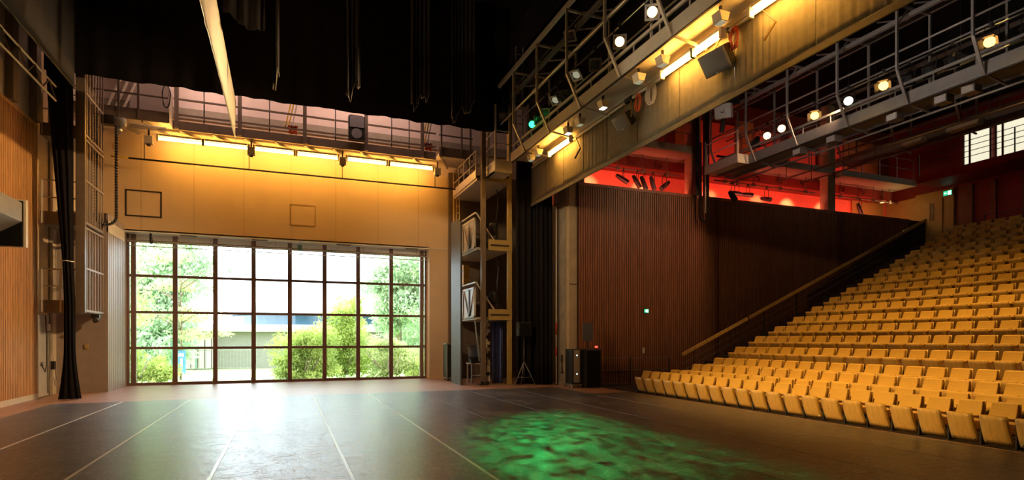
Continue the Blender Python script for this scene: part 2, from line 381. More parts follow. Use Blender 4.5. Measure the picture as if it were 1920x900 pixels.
# niche with the red back wall above the slats, gallery above it
o = MB().box(10.7, 32.2, 22.2, 22.4, 7.6, 9.9).build('wall_niche', M['red_wall']); struct(o)
MB().box(10.7, 32.2, 22.2, 22.4, 9.9, 13.4).build('upper_wall', M['rear_wood'], o)
for x0, x1 in ((10.8, 12.8), (18.3, 20.5), (21.8, 23.5), (24.1, 25.9), (26.7, 27.9)): MB().box(x0, x1, 22.14, 22.2, 10.1, 12.3).build('red_panel', M['red_wall'], o)
MB().box(28.6, 31.0, 22.1, 22.2, 8.0, 9.4).build('yellow_panel', M['yellow_wall'], o)
for x0, x1 in ((12.9, 15.0), (17.0, 18.2), (20.6, 21.7), (28.0, 30.6)):
    MB().box(x0, x1, 22.12, 22.2, 10.1, 12.6).build('yellow_panel', M['yellow_wall'], o)
for x0, x1 in ((11.0, 11.6), (15.6, 16.4), (23.6, 24.0), (26.0, 26.6)):
    MB().box(x0, x1, 22.05, 22.2, 10.1, 13.4).build('wall_rib', M['rear_wood'], o)
o = MB().box(10.7, 32.2, 20.3, 22.2, 7.6, 7.98).build('floor_niche', M['walnut_gap']); struct(o)
o = MB().box(10.7, 30.6, 21.3, 22.2, 9.36, 9.8).build('beam_duct_casing', M['dark_red']); struct(o)
for k in range(12):
    x = 12.6 + k * 1.42
    p = [(x + 0.17*math.cos(2*PI*j/16), 21.27, 9.58 + 0.17*math.sin(2*PI*j/16)) for j in range(16)]
    MB().tube(p, 0.035, 6, closed=True).lathe((x, 21.29, 9.58), (0, -1, 0), [(0, 0.15), (0.015, 0.15)], 16).build('duct_ring', M['dark_red'], o, smooth=True)
o = MB().box(10.7, 16.4, 20.0, 22.2, 9.8, 10.1).box(18.9, 24.6, 20.0, 22.2, 9.8, 10.1).box(25.3, 30.6, 20.0, 22.2, 9.8, 10.1).build('floor_gallery', M['beam_grey']); struct(o)
for x0 in (16.4, 24.6):
    o = MB().box(x0 + 0.05, x0 + 0.55, 20.35, 20.8, 8.0, 13.3).build('column_niche', M['pale_concrete']); struct(o)
# rear of the auditorium
b = MB().box(31.6, 31.9, -8, 22.4, 6.0, 13.5)
wrr = b.build('wall_rear', M['dark_red']); struct(wrr)
b = MB()
for y0 in (17.9, 16.9, 14.9, 12.9): b.box(31.48, 31.6, y0, y0 + 0.28, 6.9, 9.5)
b.build('wood_pilaster', M['rear_wood'], wrr)
b = MB()
for y0 in (18.2, 15.2, 13.2): b.box(31.52, 31.6, y0, y0 + 0.7, 6.9, 9.5)
b.build('wood_panel', M['rear_wood'], wrr)
MB().box(31.4, 31.6, 18.7, 20.6, 6.6, 9.5).box(31.4, 31.6, 20.6, 22.2, 7.98, 9.4).build('yellow_panel', M['yellow_wall'], wrr)
dd = MB().box(31.33, 31.4, 19.2, 20.2, 6.9, 9.1).build('door_2', M['yellow_wall'], bevel=0.01); struct(dd)
MB().tube([(31.28, 19.66, 8.0), (31.28, 19.66, 8.9)], 0.02, 8).build('door_handle', M['steel'], dd, smooth=True)
MB().tube([(31.28, 19.78, 8.0), (31.28, 19.78, 8.9)], 0.02, 8).build('door_handle', M['steel'], dd, smooth=True)
o = MB().box(29.5, 31.6, -8, 19.3, 9.62, 9.98).build('floor_rear_balcony', M['dark_red']); struct(o)
for k, (y0, y1) in enumerate(((17.15, 18.25), (15.6, 16.85), (13.9, 15.2))):
    b = MB().box(31.5, 31.6, y0, y1, 10.4, 12.0)
    wf = b.build('window_%d' % (11 + k), M['lit_window']); struct(wf)
    f = MB().box(31.45, 31.52, y0 - .06, y0, 10.3, 12.06).box(31.45, 31.52, y1, y1 + .06, 10.3, 12.06).box(31.45, 31.52, y0, y1, 10.3, 10.4).box(31.45, 31.52, y0, y1, 12.0, 12.06)
    f.box(31.45, 31.5, y1 - .28, y1 - .2, 10.4, 12.0)
    f.build('window_frame', M['brown_metal'], wf)
# shell so that only the glazing and the lamps give light
for nm, a in (('wall_front_stage', (-7.5, 32.2, -8.3, -8, -0.5, 15.2)), ('wall_auditorium_far', (11.2, 32.2, -8.1, -8.0, -0.5, 13.6))):
    o = MB().box(*a).build(nm, M['black_paint']); struct(o)
o = MB().box(9.0, 9.2, -8, 26.8, 13.2, 15.2).build('wall_fascia', M['black_paint']); struct(o)
o = MB().box(9.2, 11.2, 20.4, 26.6, 13.2, 15.2).build('wall_fascia_end', M['black_paint']); struct(o)
# seating tiers
TOPS = [.744,.78,.963,1.17,1.56,1.94,2.32,2.69,3.10,3.49,3.90,4.30,4.73,5.18,5.61,6.04,6.5,6.88]
FZ = [max(0.0, t - .745) for t in TOPS]
XR = [11.47 + .95 * i for i in range(18)]          # x of each row's backrests
b = MB(); b.box(11.15, XR[1] - .62, -8, 16.9, -0.5, FZ[0])
for i in range(1, 18):
    x1 = XR[i+1] - .62 if i < 17 else 31.6
    b.box(XR[i] - .62, x1, -8, 16.62, -0.5, FZ[i])
o = b.build('floor_tiers', M['tier']); struct(o)
b = MB()
def tread(x):
    for i in range(17, -1, -1):
        if x >= XR[i] - .62: return FZ[i]
    return 0
b.box(11.15, XR[2] - .62, 16.9, 20.1, -0.5, 0.0)
x = XR[2] - .62
while x < XR[17] + .3:
    i = max(k for k in range(18) if x >= XR[k] - .63); f = FZ[i]; nx = FZ[min(i + 1, 17)]
    b.box(x, x + .475, 16.62, 17.95, -0.5, f); b.box(x + .475, x + .95, 16.62, 17.95, -0.5, (f + nx) / 2); x += .95
b.box(x, 31.6, 16.62, 20.1, -0.5, FZ[17])
b.box(XR[2] - .62, x, 17.95, 20.1, -0.5, 0.0)
o = b.build('floor_stairs', M['tier']); struct(o)
# dance mats: strips with a pale seam tape along one edge
EDG = [-6.15, -4.40, -2.65, -0.91, 0.85, 2.60, 4.35, 6.08, 7.83, 9.55, 11.05]
for i in range(10):
    b = MB().box(EDG[i] + 0.002, EDG[i+1] - 0.002, -7.5, 19.75 if i < 9 else 16.9, 0.0, 0.006)
    o = b.build('dance_mat', M['vinyl'])
    where = ['nearest the oak-slatted side wall', 'second from the oak-slatted side wall', 'third from the oak-slatted side wall', 'fourth from the oak-slatted side wall, facing the glazing',
             'fifth from the oak-slatted side wall, in mid-stage', 'fifth from the front row of seats', 'fourth from the front row of seats', 'third from the front row of seats, lit green',
             'second from the front row of seats', 'running along the front row of seats'][i]
    tag(o, 'scuffed black vinyl dance mat strip ' + where, 'dance mat', 'dance mats on the stage floor')
    if i < 9:
        MB().box(EDG[i+1] - .052, EDG[i+1] - .003, -7.5, 19.7, 0.006, 0.0085).build('seam_tape', M['seam_tape'] if i < 5 else M['vinyl'], o)

# ================================================================== OUTSIDE
o = MB().box(-60, 70, 26.6, 120, -0.6, -0.25).build('ground_garden', M['grass']); struct(o)
o = MB().box(-60, 70, 26.6, 29.5, -0.3, -0.12).build('path_outside', M['gravel']); struct(o)
pv = thing('pavilion', (-2, 48, -0.25), 'low pavilion with a sweeping white curved roof beyond the glazing', 'building')
def roof(u, v):
    a = PI * (1 - u); e = PI / 2 * v
    return (8 + 13 * math.cos(a) * math.cos(e), 55 - 10 * math.sin(a) * math.cos(e), 3.75 + 9 * math.sin(e))
MB().grid(roof, 48, 14).build('roof', M['white_roof'], pv, smooth=True, solid=0.2)
MB().add([(8 + 12.4*math.cos(PI*k/40), 55 - 9.4*math.sin(PI*k/40), z) for z in (2.6, 3.9) for k in range(41)], [(k, k+1, k+42, k+41) for k in range(40)]).build('clerestory', M['pavilion_glass'], pv, solid=.1)
MB().box(-16, 16, 43.6, 44.4, 2.35, 2.85).build('eaves_band', M['pavilion_wall'], pv)
MB().box(-15, 15, 44.0, 62, -0.25, 2.4).build('wall_panel', M['pavilion_dark'], pv)
b = MB()
for k in range(7): b.box(-7.2 + k*.42, -6.85 + k*.42, 43.9, 44.0, -0.2, 1.9)
b.build('door_leaf', M['pavilion_wall'], pv)
MB().box(-5.68, -5.6, 43.8, 43.9, -0.2, 1.9).build('door_handle', M['green_metal'], pv)
fn = thing('garden_fence', (-6.5, 42, -0.25), 'thin grey bar fence in front of the pavilion doors', 'fence')
b = MB()
for k in range(40): b.tube([(-10 + k*.2, 42, -.25), (-10 + k*.2, 42, 1.1)], 0.012, 5)
b.build('fence_bar', M['grey_metal'], fn)
MB().box(-10.02, -2.1, 41.98, 42.02, 1.08, 1.13).box(-10.02, -2.1, 41.98, 42.02, -.1, -.06).build('fence_rail', M['grey_metal'], fn)
sg = thing('garden_sign', (-5.0, 33.0, -0.25), 'blue and white sign board beside a green post outside the glazing', 'sign')
MB().box(-5.35, -5.1, 33, 33.1, -.25, 1.75).build('post', M['green_metal'], sg)
MB().box(-5.08, -4.72, 32.98, 33.06, 0.1, 1.25).build('sign_board', M['blue_sign'], sg)
MB().box(-5.02, -4.8, 32.96, 32.98, 0.95, 1.1).box(-4.95, -4.85, 32.96, 32.98, 0.45, 0.85).build('sign_mark', M['sign_white'], sg)

def plant(name, x, y, blobs, m, label, cat, leaf=0.10, n=5200, trunk=None, seed=1, limbs=0):
    rnd = random.Random(seed); t = thing(name, (x, y, -0.25), label, cat, 'garden trees and shrubs')
    b = MB(); clumps = []
    for (bx, by, bz, rx, ry, rz) in blobs:
        for _ in range(26):
            d = V(rnd.gauss(0,1), rnd.gauss(0,1), rnd.gauss(0,1)).normalized() * rnd.uniform(.35, .95)
            q = rnd.uniform(.22, .42)
            clumps.append((bx + d.x*rx, by + d.y*ry, bz + d.z*rz, rx*q*1.25, ry*q*1.2, rz*q))
    tot = sum(r[3]*r[5] for r in clumps)
    for (bx, by, bz, rx, ry, rz) in clumps:
        for _ in range(int(n * rx*rz / tot)):
            d = V(rnd.gauss(0,1), rnd.gauss(0,1), rnd.gauss(0,1)).normalized() * rnd.random() ** .45
            c = V(x + bx + d.x*rx, y + by + d.y*ry, bz + d.z*rz)
            if c.z < -0.2: continue
            a = V(rnd.gauss(0,1), rnd.gauss(0,1), rnd.gauss(0,.6)).normalized(); e = a.orthogonal().normalized()
            e = Matrix.Rotation(rnd.uniform(0, 6.28), 3, a) @ e
            f = a.cross(e); s = leaf * rnd.uniform(.6, 1.6)
            b.add([c - e*s, c + f*s*.45, c + e*s, c - f*s*.45], [(0,1,2,3)])
    b.build('foliage', m, t)
    tb = MB()
    if trunk:
        h, r = trunk
        tb.tube([(x, y, -.3), (x + .05, y, h*.4), (x - .04, y + .05, h*.75), (x, y, h)], [r, r*.8, r*.5, r*.18], 8)
    for k in range(limbs):
        a = rnd.uniform(0, 6.28); z0 = trunk[0] * rnd.uniform(.25, .8) if trunk else 0.0
        L = rnd.uniform(.8, 2.0) if trunk else rnd.uniform(.7, 1.3)
        tb.tube([(x, y, z0), (x + math.cos(a)*L*.5, y + math.sin(a)*L*.5, z0 + L*.35), (x + math.cos(a)*L, y + math.sin(a)*L, z0 + L*(.5 if trunk else 1.0))], [.04, .028, .010], 6)
    tb.build('trunk' if trunk else 'stem', M['bark'], t, smooth=True)
    return t
P = plant
P('garden_tree', -7.6, 30.9, [(0,0,5.4,1.8,1.0,1.8),(.4,0,3.2,1.9,1.0,1.3),(-.6,0,1.5,1.7,1.0,1.2)], M['leaf_yellow'], 'airy yellow-green tree with a thin trunk outside the first wide window bay', 'tree', .075, 7000, (6.6,.10), 1, 14)
P('garden_tree', -5.0, 33.4, [(.3,0,3.1,2.0,1.0,.4),(-.4,0,4.6,1.4,.9,.45),(1.0,0,2.1,1.5,.9,.35),(-.5,0,6.2,1.2,.9,.6)], M['leaf_yellow'], 'thin tree with open layered branches in front of the pavilion', 'tree', .06, 3400, (6.4,.055), 2, 18)
P('garden_shrub', -6.0, 28.9, [(0,0,.6,1.25,.6,.95),(.9,0,.4,.8,.6,.7)], M['leaf_lime'], 'low bright green shrub under the thin layered tree', 'shrub', .065, 4600, None, 3, 5)
P('garden_tree', -8.6, 39.0, [(-.6,0,4.0,3.6,1.6,4.0),(1.4,0,7.0,3.6,1.6,2.8),(2.0,0,2.0,2.0,1.4,2.0)], M['leaf_hazed'], 'tall pale tree filling the view behind the airy yellow-green tree', 'tree', .14, 24000, (8,.2), 4, 10)
P('garden_shrub', .75, 29.6, [(.1,0,1.3,1.45,.8,1.6),(.4,0,.4,1.4,.8,.8),(-.6,0,.4,.9,.8,.8)], M['leaf_lime'], 'rounded lime-green bush just beside the pavilion doors', 'shrub', .062, 13000, None, 5, 8)
P('garden_shrub', 2.95, 31.6, [(0,0,1.8,1.6,.9,1.9),(.1,0,3.2,1.0,.7,1.0),(.8,0,.7,1.5,.9,1.2),(-.7,0,.7,1.5,.9,1.2)], M['leaf_lime'], 'tallest lime-green bush, pointed on top, in the middle of the glazing', 'shrub', .068, 15000, None, 6, 8)
P('garden_shrub', 5.0, 30.2, [(0,0,1.1,1.35,.7,1.3),(.9,0,.6,1.1,.7,1.0),(0,0,.2,1.5,.6,.5)], M['leaf_yellow'], 'yellowish bush between the tallest bush and the pale willow', 'shrub', .065, 7000, None, 7, 8)
P('garden_tree', 6.6, 36.2, [(0,0,3.4,2.3,1.5,2.8),(1.3,0,5.6,2.4,1.5,2.2),(-1.0,0,5.6,1.5,1.2,1.3)], M['leaf_hazed'], 'pale grey-green willow-like tree near the cream end of the glazing', 'tree', .11, 20000, (7,.2), 8, 10)
P('garden_tree', 9.6, 41.0, [(0,0,4.6,2.8,1.6,4.2),(-.6,0,8.2,3.0,1.6,2.4)], M['leaf_hazed'], 'dense pale green tree behind the last window bay', 'tree', .13, 18000, (8,.2), 9, 8)
P('garden_shrub', 7.1, 29.4, [(0,0,.3,1.3,.6,.7)], M['leaf_lime'], 'low grassy green shrub at the foot of the pale willow', 'shrub', .06, 4200, None, 10, 4)
# ================================================================== SEATING
def make_seat(bolts):
    r = thing('theatre_seat', (0, 0, 0), 'seat', 'seat')          # faces -x, folded up
    w = .215
    # backrest shell: curved plywood
    def shell(off, z0, z1, hw):
        def f(u, v):
            y = (-1 + 2*u) * hw * (1 - .06 * v); z = z0 + (z1 - z0) * v
            x = -.02 + .10 * v + off + .025 * (1 - (2*u - 1)**2) + .01 * math.sin(PI * v)
            return (x, y, z)
        return f
    MB().grid(shell(.075, .24, .745, w), 6, 5).build('backrest_shell', M['seat_ply'], r, smooth=True, solid=.014, local=True)
    b = MB(); fr, bk = shell(-.012,   .48, .738, w - .008), shell(.062, .48, .738, w - .008)
    nu, nv = 6, 4; vs = [fr(i/nu, j/nv) for j in range(nv+1) for i in range(nu+1)] + [bk(i/nu, j/nv) for j in range(nv+1) for i in range(nu+1)]
    k = (nu+1)*(nv+1); fs = []
    for j in range(nv):
        for i in range(nu):
            a = j*(nu+1)+i; fs += [(a+nu+1, a+nu+2, a+1, a), (a+k, a+1+k, a+nu+2+k, a+nu+1+k)]
    for i in range(nu): a = nv*(nu+1)+i; fs += [(i, i+1, i+1+k, i+k), (a+k, a+1+k, a+1, a)]
    for j in range(nv): a = j*(nu+1); c = a+nu; fs += [(a+k, a+nu+1+k, a+nu+1, a), (c, c+nu+1, c+nu+1+k, c+k)]
    b.add(vs, fs).build('backrest_cushion', M['seat_fabric'], r, bevel=.014, local=True)
    # tipped-up seat pan, top edge leaning to the stage
    def pan(off):
        def f(u, v):
            y = (-1 + 2*u) * (w - .004 - .016*v); z = .045 + .49 * v
            return (-.10 - .185 * v + off - .018 * math.sin(PI * v) + .012*(2*u-1)**2, y, z)
        return f
    p = MB().grid(pan(0), 6, 6).build('seat_pan', M['seat_ply'], r, smooth=True, solid=.014, local=True)
    for sy in (-1, 1):
        for z, x in ((.50, -.279), (.09, -.130)):
            if bolts: MB().lathe((x, sy * .165, z), (-1, 0, .3), [(0, .011), (.006, .011), (.008, .006)], 8).build('bolt', M['steel'], p, local=True)
    MB().grid(pan(.036), 6, 6).build('seat_cushion', M['seat_fabric'], r, smooth=True, solid=.046, local=True)
    # steel pedestal and slim armrest on one side
    b = MB().box(-.13, .06, .244, .268, 0, .495).box(-.17, .10, .232, .280, 0, .014)
    b.build('pedestal', M['dark_metal'], r, bevel=.004, local=True)
    MB().box(-.20, .04, .240, .274, .492, .515).build('armrest', M['rear_wood'], r, bevel=.008, local=True)
    return r
seat = make_seat(True); used = False
def px_u(x, y):
    f = math.atan(424/1073); d = x*math.sin(f) + y*math.cos(f); l = x*math.cos(f) - y*math.sin(f)
    return 960 + 1073 * l / max(d, .1)
ROWN = ['the front row'] + ['the %s row' % NTH[i] for i in range(1, 17)] + ['the topmost row']
count = 0
for i in range(18):
    y0 = 16.8 if i == 0 else 16.53
    k = 0
    if i == 1: seat = make_seat(False); used = False
    while True:
        y = y0 - .2625 - .525 * k
        if px_u(XR[i], y + .25) > 1945: break
        lab = 'yellow plywood tip-up theatre seat in %s, %s from the stair aisle' % (ROWN[i], NTH[k])
        loc = (XR[i] - .05, y, FZ[i])
        grp = 'theatre seats in ' + ROWN[i]
        if not used:
            seat.location = loc; seat['label'] = lab; seat['group'] = grp; used = True
        else: dup(seat, loc, lab, grp)
        k += 1; count += 1
print('SEATS', count)
# stair handrail
h = thing('stair_handrail', (14.0, 17.8, FZ[2]), 'light oak handrail climbing beside the stair aisle', 'handrail')
def rz(x): return 1.24 + (7.42 - 1.24) * (x - 13.96) / (27.9 - 13.96)
MB().bar((13.96, 17.8, rz(13.96)), (17.15, 17.8, rz(17.15)), .055, .13).build('rail', M['seat_ply'], h, bevel=.01)
MB().bar((17.25, 17.8, rz(17.25)), (27.9, 17.8, rz(27.9)), .055, .13).build('rail', M['seat_ply'], h, bevel=.01)
for k in range(8):
    x = 14.5 + k * 1.75
    MB().box(x, x + .03, 17.79, 17.82, tread(x) - .2, rz(x) - .03).build('baluster', M['dark_metal'], h)
for dz in (-.35, -.62): MB().tube([(14.0, 17.8, rz(14.0) + dz), (27.8, 17.8, rz(27.8) + dz)], .008, 6).build('tension_wire', M['grey_metal'], h)
MB().prism([(20.5, 17.86, rz(20.5) - 1.5), (20.5, 17.86, rz(20.5) - .35), (27.95, 17.86, rz(27.95) - .08), (27.95, 17.86, rz(27.95) - 1.6)], (0, .05, 0)).build('infill_panel', M['walnut_gap'], h)
# low mesh railing at the foot of the slats
h = thing('mesh_railing', (12.8, 19.6, 0), 'low dark railing with wire mesh infill before the walnut-slatted wall', 'railing')
for z in (1.08, .6, .06): MB().bar((10.9, 19.6, z), (14.75, 19.6, z), .04, .03).build('rail', M['brown_metal'], h)
for x in (10.92, 12.85, 14.72): MB().box(x - .025, x + .025, 19.58, 19.62, 0, 1.1).build('post', M['dark_metal'], h)
b = MB()
for k in range(34):
    x = 10.95 + k * .11
    b.bar((x, 19.6, .08), (x + .26, 19.6, .58), .006).bar((x + .26, 19.6, .08), (x, 19.6, .58), .006)
b.build('wire_mesh', M['dark_metal'], h)
def exit_sign(loc, axis, label):
    t = thing('exit_sign', loc, label, 'exit sign'); x, y, z = loc
    if axis == 'y':
        MB().box(x-.1190, x+.1190, y, y+.06, z-.0140, z+.1680).build('housing', M['dark_metal'], t)
        MB().box(x-.1050, x+.1050, y-.01, y, z, z+.1540).build('sign_face', M['sign_green'], t)
        b = MB().box(x-.0140, x+.0770, y-.016, y-.01, z+.0140, z+.1400)
        b.build('door_mark', M['sign_white'], t)
        b = MB().prism([(x-.0910, y-.016, z+.0770), (x-.0560, y-.016, z+.1120), (x-.0560, y-.016, z+.0910), (x-.0210, y-.016, z+.0910), (x-.0210, y-.016, z+.0630), (x-.0560, y-.016, z+.0630), (x-.0560, y-.016, z+.0420)], (0, .006, 0))
        b.build('arrow_mark', M['sign_white'], t)
        b = MB().lathe((x+.0420, y-.02, z+.1155), (0,1,0), [(0,.018),(.004,.018)], 10).bar((x+.0385, y-.018, z+.1015), (x+.0245, y-.018, z+.0630), .022, .004).bar((x+.0245, y-.018, z+.0630), (x+.0455, y-.018, z+.0245), .016, .004).bar((x+.0245, y-.018, z+.0630), (x+.0000, y-.018, z+.0315), .016, .004).bar((x+.0350, y-.018, z+.0910), (x+.0630, y-.018, z+.0735), .012, .004)
        b.build('running_figure_mark', M['sign_green'], t)
    else:
        MB().box(x, x+.06, y-.22, y+.22, z-.02, z+.26).build('housing', M['dark_metal'], t)
        MB().box(x-.01, x, y-.2, y+.2, z, z+.24).build('sign_face', M['sign_green'], t)
        MB().box(x-.016, x-.01, y-.17, y-.02, z+.02, z+.22).build('door_mark', M['sign_white'], t)
        b = MB().prism([(x-.016, y+.17, z+.12), (x-.016, y+.11, z+.18), (x-.016, y+.11, z+.14), (x-.016, y+.03, z+.14), (x-.016, y+.03, z+.10), (x-.016, y+.11, z+.10), (x-.016, y+.11, z+.06)], (.006, 0, 0))
        b.build('arrow_mark', M['sign_white'], t)
    return t
exit_sign((13.85, 19.94, 2.92), 'y', 'small lit green exit sign on the walnut-slatted wall')
exit_sign((31.34, 18.95, 9.15), 'x', 'lit green exit sign above the yellow rear doorway')
tag(MB().box(13.68, 13.78, 19.96, 20.0, 1.25, 1.48).build('wall_switch', M['cream_metal'], bevel=.01), 'small cream wall switch on the walnut-slatted wall below the exit sign', 'switch')
# ================================================================== MASKING CLOTHS
def hang(name, m, p, q, z0, z1, label, cat, pleat=0.05, per=0.45, hem=0.03, group=None, seed=0, n=None, parent=None, top_slack=1.0):
    """cloth hanging between plan points p and q, pleated across its plane"""
    p, q = Vector((*p, 0)), Vector((*q, 0)); d = q - p; L = d.length; d.normalize(); nrm = V(-d.y, d.x, 0)
    rnd = random.Random(seed); ph = [rnd.uniform(0, 6.28) for _ in range(4)]
    def f(u, v):
        s = u * L
        w = pleat * (math.sin(2*PI*s/per + ph[0]) + .5*math.sin(2*PI*s/per*1.73 + ph[1])) * (1 - .5 * v * top_slack)
        zz = z0 + (z1 - z0) * v + (1 - v) * hem * (math.sin(2*PI*s/2.3 + ph[2]) + .6*math.sin(2*PI*s/.9 + ph[3]))
        c = p + d * s + nrm * w
        return (c.x, c.y, zz)
    n = n or max(8, min(420, int(L / per * 7)))
    o = MB().grid(f, n, 8).build(name, m, parent, smooth=True, solid=.012)
    if parent is None: tag(o, label, cat, group)
    return o
hang('black_border', M['black_cloth'], (-6.75, 21.1), (8.2, 21.1), 9.93, 14.9, 'wide black border cloth hung across the whole back of the stage', 'stage cloth', .03, .8, .018, seed=1)
for k, (x, y, z0, w, lab) in enumerate(((-.25, 17.2, 8.75, .16, 'thinnest black gathered drape edge, beside the white hanging cloth'),
                               (1.9, 18.0, 9.1, .42, 'narrow black gathered drape over the middle of the tube lamps'),
                               (4.2, 19.0, 9.55, .62, 'black gathered drape with a curled hem, one before the widest'),
                               (5.95, 19.9, 9.75, .85, 'widest black gathered drape, beside the tall stage mast'))):
    def f(u, v, x=x, y=y, z0=z0, w=w, k=k):
        s = u * w
        zz = z0 + (14.9 - z0) * v + (1 - v) * (.55 * u + .16 * math.sin(11*u + k) + .05*math.sin(29*u))
        return (x - w/2 + s, y + .07 * math.sin(2*PI*s/.13 + k) + .10 * math.sin(5*u), zz)
    t = thing('gathered_drape', (x, y, z0), lab, 'stage cloth', 'gathered black drapes above the stage')
    MB().grid(f, 60, 10).build('drape_cloth', M['charcoal_cloth'] if 0 else mat('drape_cloth_%d' % k, (.030, .028, .034), .85, bump=.2, bscale=200), t, smooth=True, solid=.008)
    c = [(f(i/40, 0)[0], f(i/40, 0)[1] - .012, f(i/40, 0)[2] + .01) for i in range(41)]
    MB().tube(c, .011, 5).build('weighted_hem', M['grey_metal'], t, smooth=True)
# white cloth running up and down stage
t = thing('white_cloth_border', (-1.52, 15, 8.33), 'long narrow white cloth hanging edge-on above the centre of the stage', 'stage cloth')
def wf_(u, v):
    y = 8.4 + 12.2 * u
    return (-1.52 + .02*math.sin(y*5.1) * (1 - v), y, 8.33 + v * (1.75 - .5*u) + (1-v)*.02*math.sin(y*2.2))
MB().grid(wf_, 120, 4).build('cloth', M['white_cloth'], t, smooth=True, solid=.012)
MB().tube([(-1.52, 8.4, 8.345), (-1.52, 20.6, 8.345)], .022, 8).build('bottom_batten', M['white_paint'], t, smooth=True)
hang('black_border', M['black_cloth'], (-1.42, 15.6), (-.5, 15.9), 9.75, 14.9, 'short black cloth against the white hanging cloth', 'stage cloth', .05, .3, .1, seed=4)
# left masking: grey cloth, side leg tied up, ladder truss
t = thing('grey_masking_cloth', (-5.95, 17, 9.3), 'large charcoal masking cloth high above the oak-slatted wall', 'stage cloth')
hang('cloth', M['charcoal_cloth'], (-5.95, 11.5), (-5.95, 21.0), 9.42, 14.95, '', '', .012, 1.3, .02, seed=6, parent=t)
MB().tube([(-5.95, 11.5, 9.44), (-5.95, 21.0, 9.44)], .018, 8).build('hem_pipe', M['dark_metal'], t, smooth=True)
o = MB().prism([(-6.05, 12.2, 10.35), (-6.05, 14.6, 9.25), (-6.05, 15.3, 9.2), (-6.05, 15.2, 9.55), (-6.05, 12.6, 10.8)], (-.05, 0, 0)).build('cloth_corner', M['black_cloth'])
tag(o, 'loose dark cloth corner drooping below the charcoal masking cloth', 'stage cloth')
def leg(u, v):     # tied side leg: narrow at the tie and fanned at the foot
    z = 0.02 + 11.4 * v
    if z < 4.2: w = .20 + .26 * max(0, 1 - z/1.6) ** 1.5
    else: w = .20 + .30 * min(1, (z - 4.2)/5.0)
    a = 2*PI*u; r = .10 + .045*math.sin(a*9 + z*.4)
    cx = -6.12 - .30 * max(0, (z - 3)/8)
    return (cx + math.cos(a) * (w * .62 + .02*math.sin(a*9)), 21.15 + math.sin(a) * (r * 1.0) , z)
t = thing('side_leg_curtain', (-6.12, 21.15, 0), 'tall black leg curtain tied into a bundle beside the taupe wall box', 'curtain')
MB().grid(leg, 90, 50).build('drape', M['black_cloth'], t, smooth=True)
MB().tube([(-6.17 + .15*math.cos(a), 21.15 + .15*math.sin(a), 4.2 + .01*math.sin(3*a)) for a in [2*PI*i/18 for i in range(18)]], .015, 6, closed=True).build('tie_band', M['white_paint'], t)
t = thing('ladder_truss', (-6.3, 16, 8.9), 'slim ladder truss slung level above the oak-slatted wall', 'truss')
for z in (9.27, 8.85): MB().tube([(-6.3, 11.5, z), (-6.3, 20.6, z)], .026, 8).build('chord', M['cream_metal'], t, smooth=True)
b = MB(); y = 11.6; k = 0
while y < 20.4: b.bar((-6.3, y, 9.27 if k % 2 else 8.85), (-6.3, y + .5, 8.85 if k % 2 else 9.27), .03); y += .5; k += 1
b.build('lacing', M['dark_metal'], t)
# vent hood on the slatted wall
t = thing('vent_hood', (-6.8, 17.2, 4.3), 'grey open-bottomed ventilation hood sticking out of the oak-slatted wall', 'vent')
MB().prism([(-7.12, 15.0, 5.62), (-6.5, 15.0, 5.45), (-6.5, 15.0, 4.95), (-7.12, 15.0, 4.55)], (0, 3.95, 0)).build('hood_body', M['grey_metal'], t, bevel=.01)
MB().box(-7.12, -6.98, 15.0, 18.9, 4.3, 4.6).build('dark_throat', M['black_paint'], t)
MB().box(-7.12, -6.44, 18.95, 19.08, 4.28, 5.55).build('end_plate', M['cream_metal'], t, bevel=.008)
MB().box(-7.1, -6.5, 18.86, 18.95, 4.3, 5.5).build('painted_gap_shadow', M['black_paint'], t)  # solid black piece standing in for the gap's shadow

# ================================================================== SIDE GALLERY (LEFT)
def railing(t, pts, z0, zs, m, post=.045, n_between=1, r=.022):
    for z in zs:
        MB().tube([(p[0], p[1], z0 + z) for p in pts], r, 8).build('handrail', m, t, smooth=True)
    for a, c in zip(pts, pts[1:]):
        for k in range(n_between + 1):
            u = k / n_between; x, y = a[0] + (c[0]-a[0])*u, a[1] + (c[1]-a[1])*u
            MB().box(x - post/2, x + post/2, y - post/2, y + post/2, z0, z0 + max(zs)).build('rail_post', m, t)
t = thing('side_gallery', (-6.5, 22.5, 2.6), 'brown steel side gallery of three small decks with cage rails, hung on a brown column', 'gallery')
col = MB().box(-6.04, -5.80, 21.38, 21.52, 2.66, 15).box(-6.00, -5.84, 21.52, 21.6, 2.66, 15).build('column', M['brown_metal'], t)
for lvl, z in enumerate((2.68, 5.45, 8.2)):
    MB().box(-7.1, -5.86, 21.95, 23.55, z, z + .08).build('deck', M['grey_metal'], t)
    MB().box(-7.1, -6.05, 21.9, 21.95, z - .02, z + .38).build('kick_plate', M['brown_metal'], t)
    railing(t, [(-7.05, 21.92), (-6.1, 21.92)], z, (1.35, .82), M['cream_metal'], n_between=2)
    b = MB()
    for k in range(7): b.box(-5.88, -5.845, 21.75 + k*.29, 21.785 + k*.29, z, z + 2.7)
    for zz in (.02, 1.35, 2.62): b.box(-5.9, -5.84, 21.6, 23.55, z + zz, z + zz + .06)
    b.build('cage_grille', M['taupe'], t)
    MB().box(-5.905, -5.885, 21.62, 22.5, z + .06, z + 2.6).build('cage_door', M['brown_metal'], t)
tag(MB().lathe((-5.95, 23.1, 2.5), (.2, -1, -.2), [(0, .07), (.1, .09), (.22, .09), (.24, .05)], 12).box(-6.06, -5.84, 22.98, 23.16, 2.52, 2.66).build('work_light', M['dark_metal'], smooth=False), 'small dark work light under the side gallery cage', 'lamp')
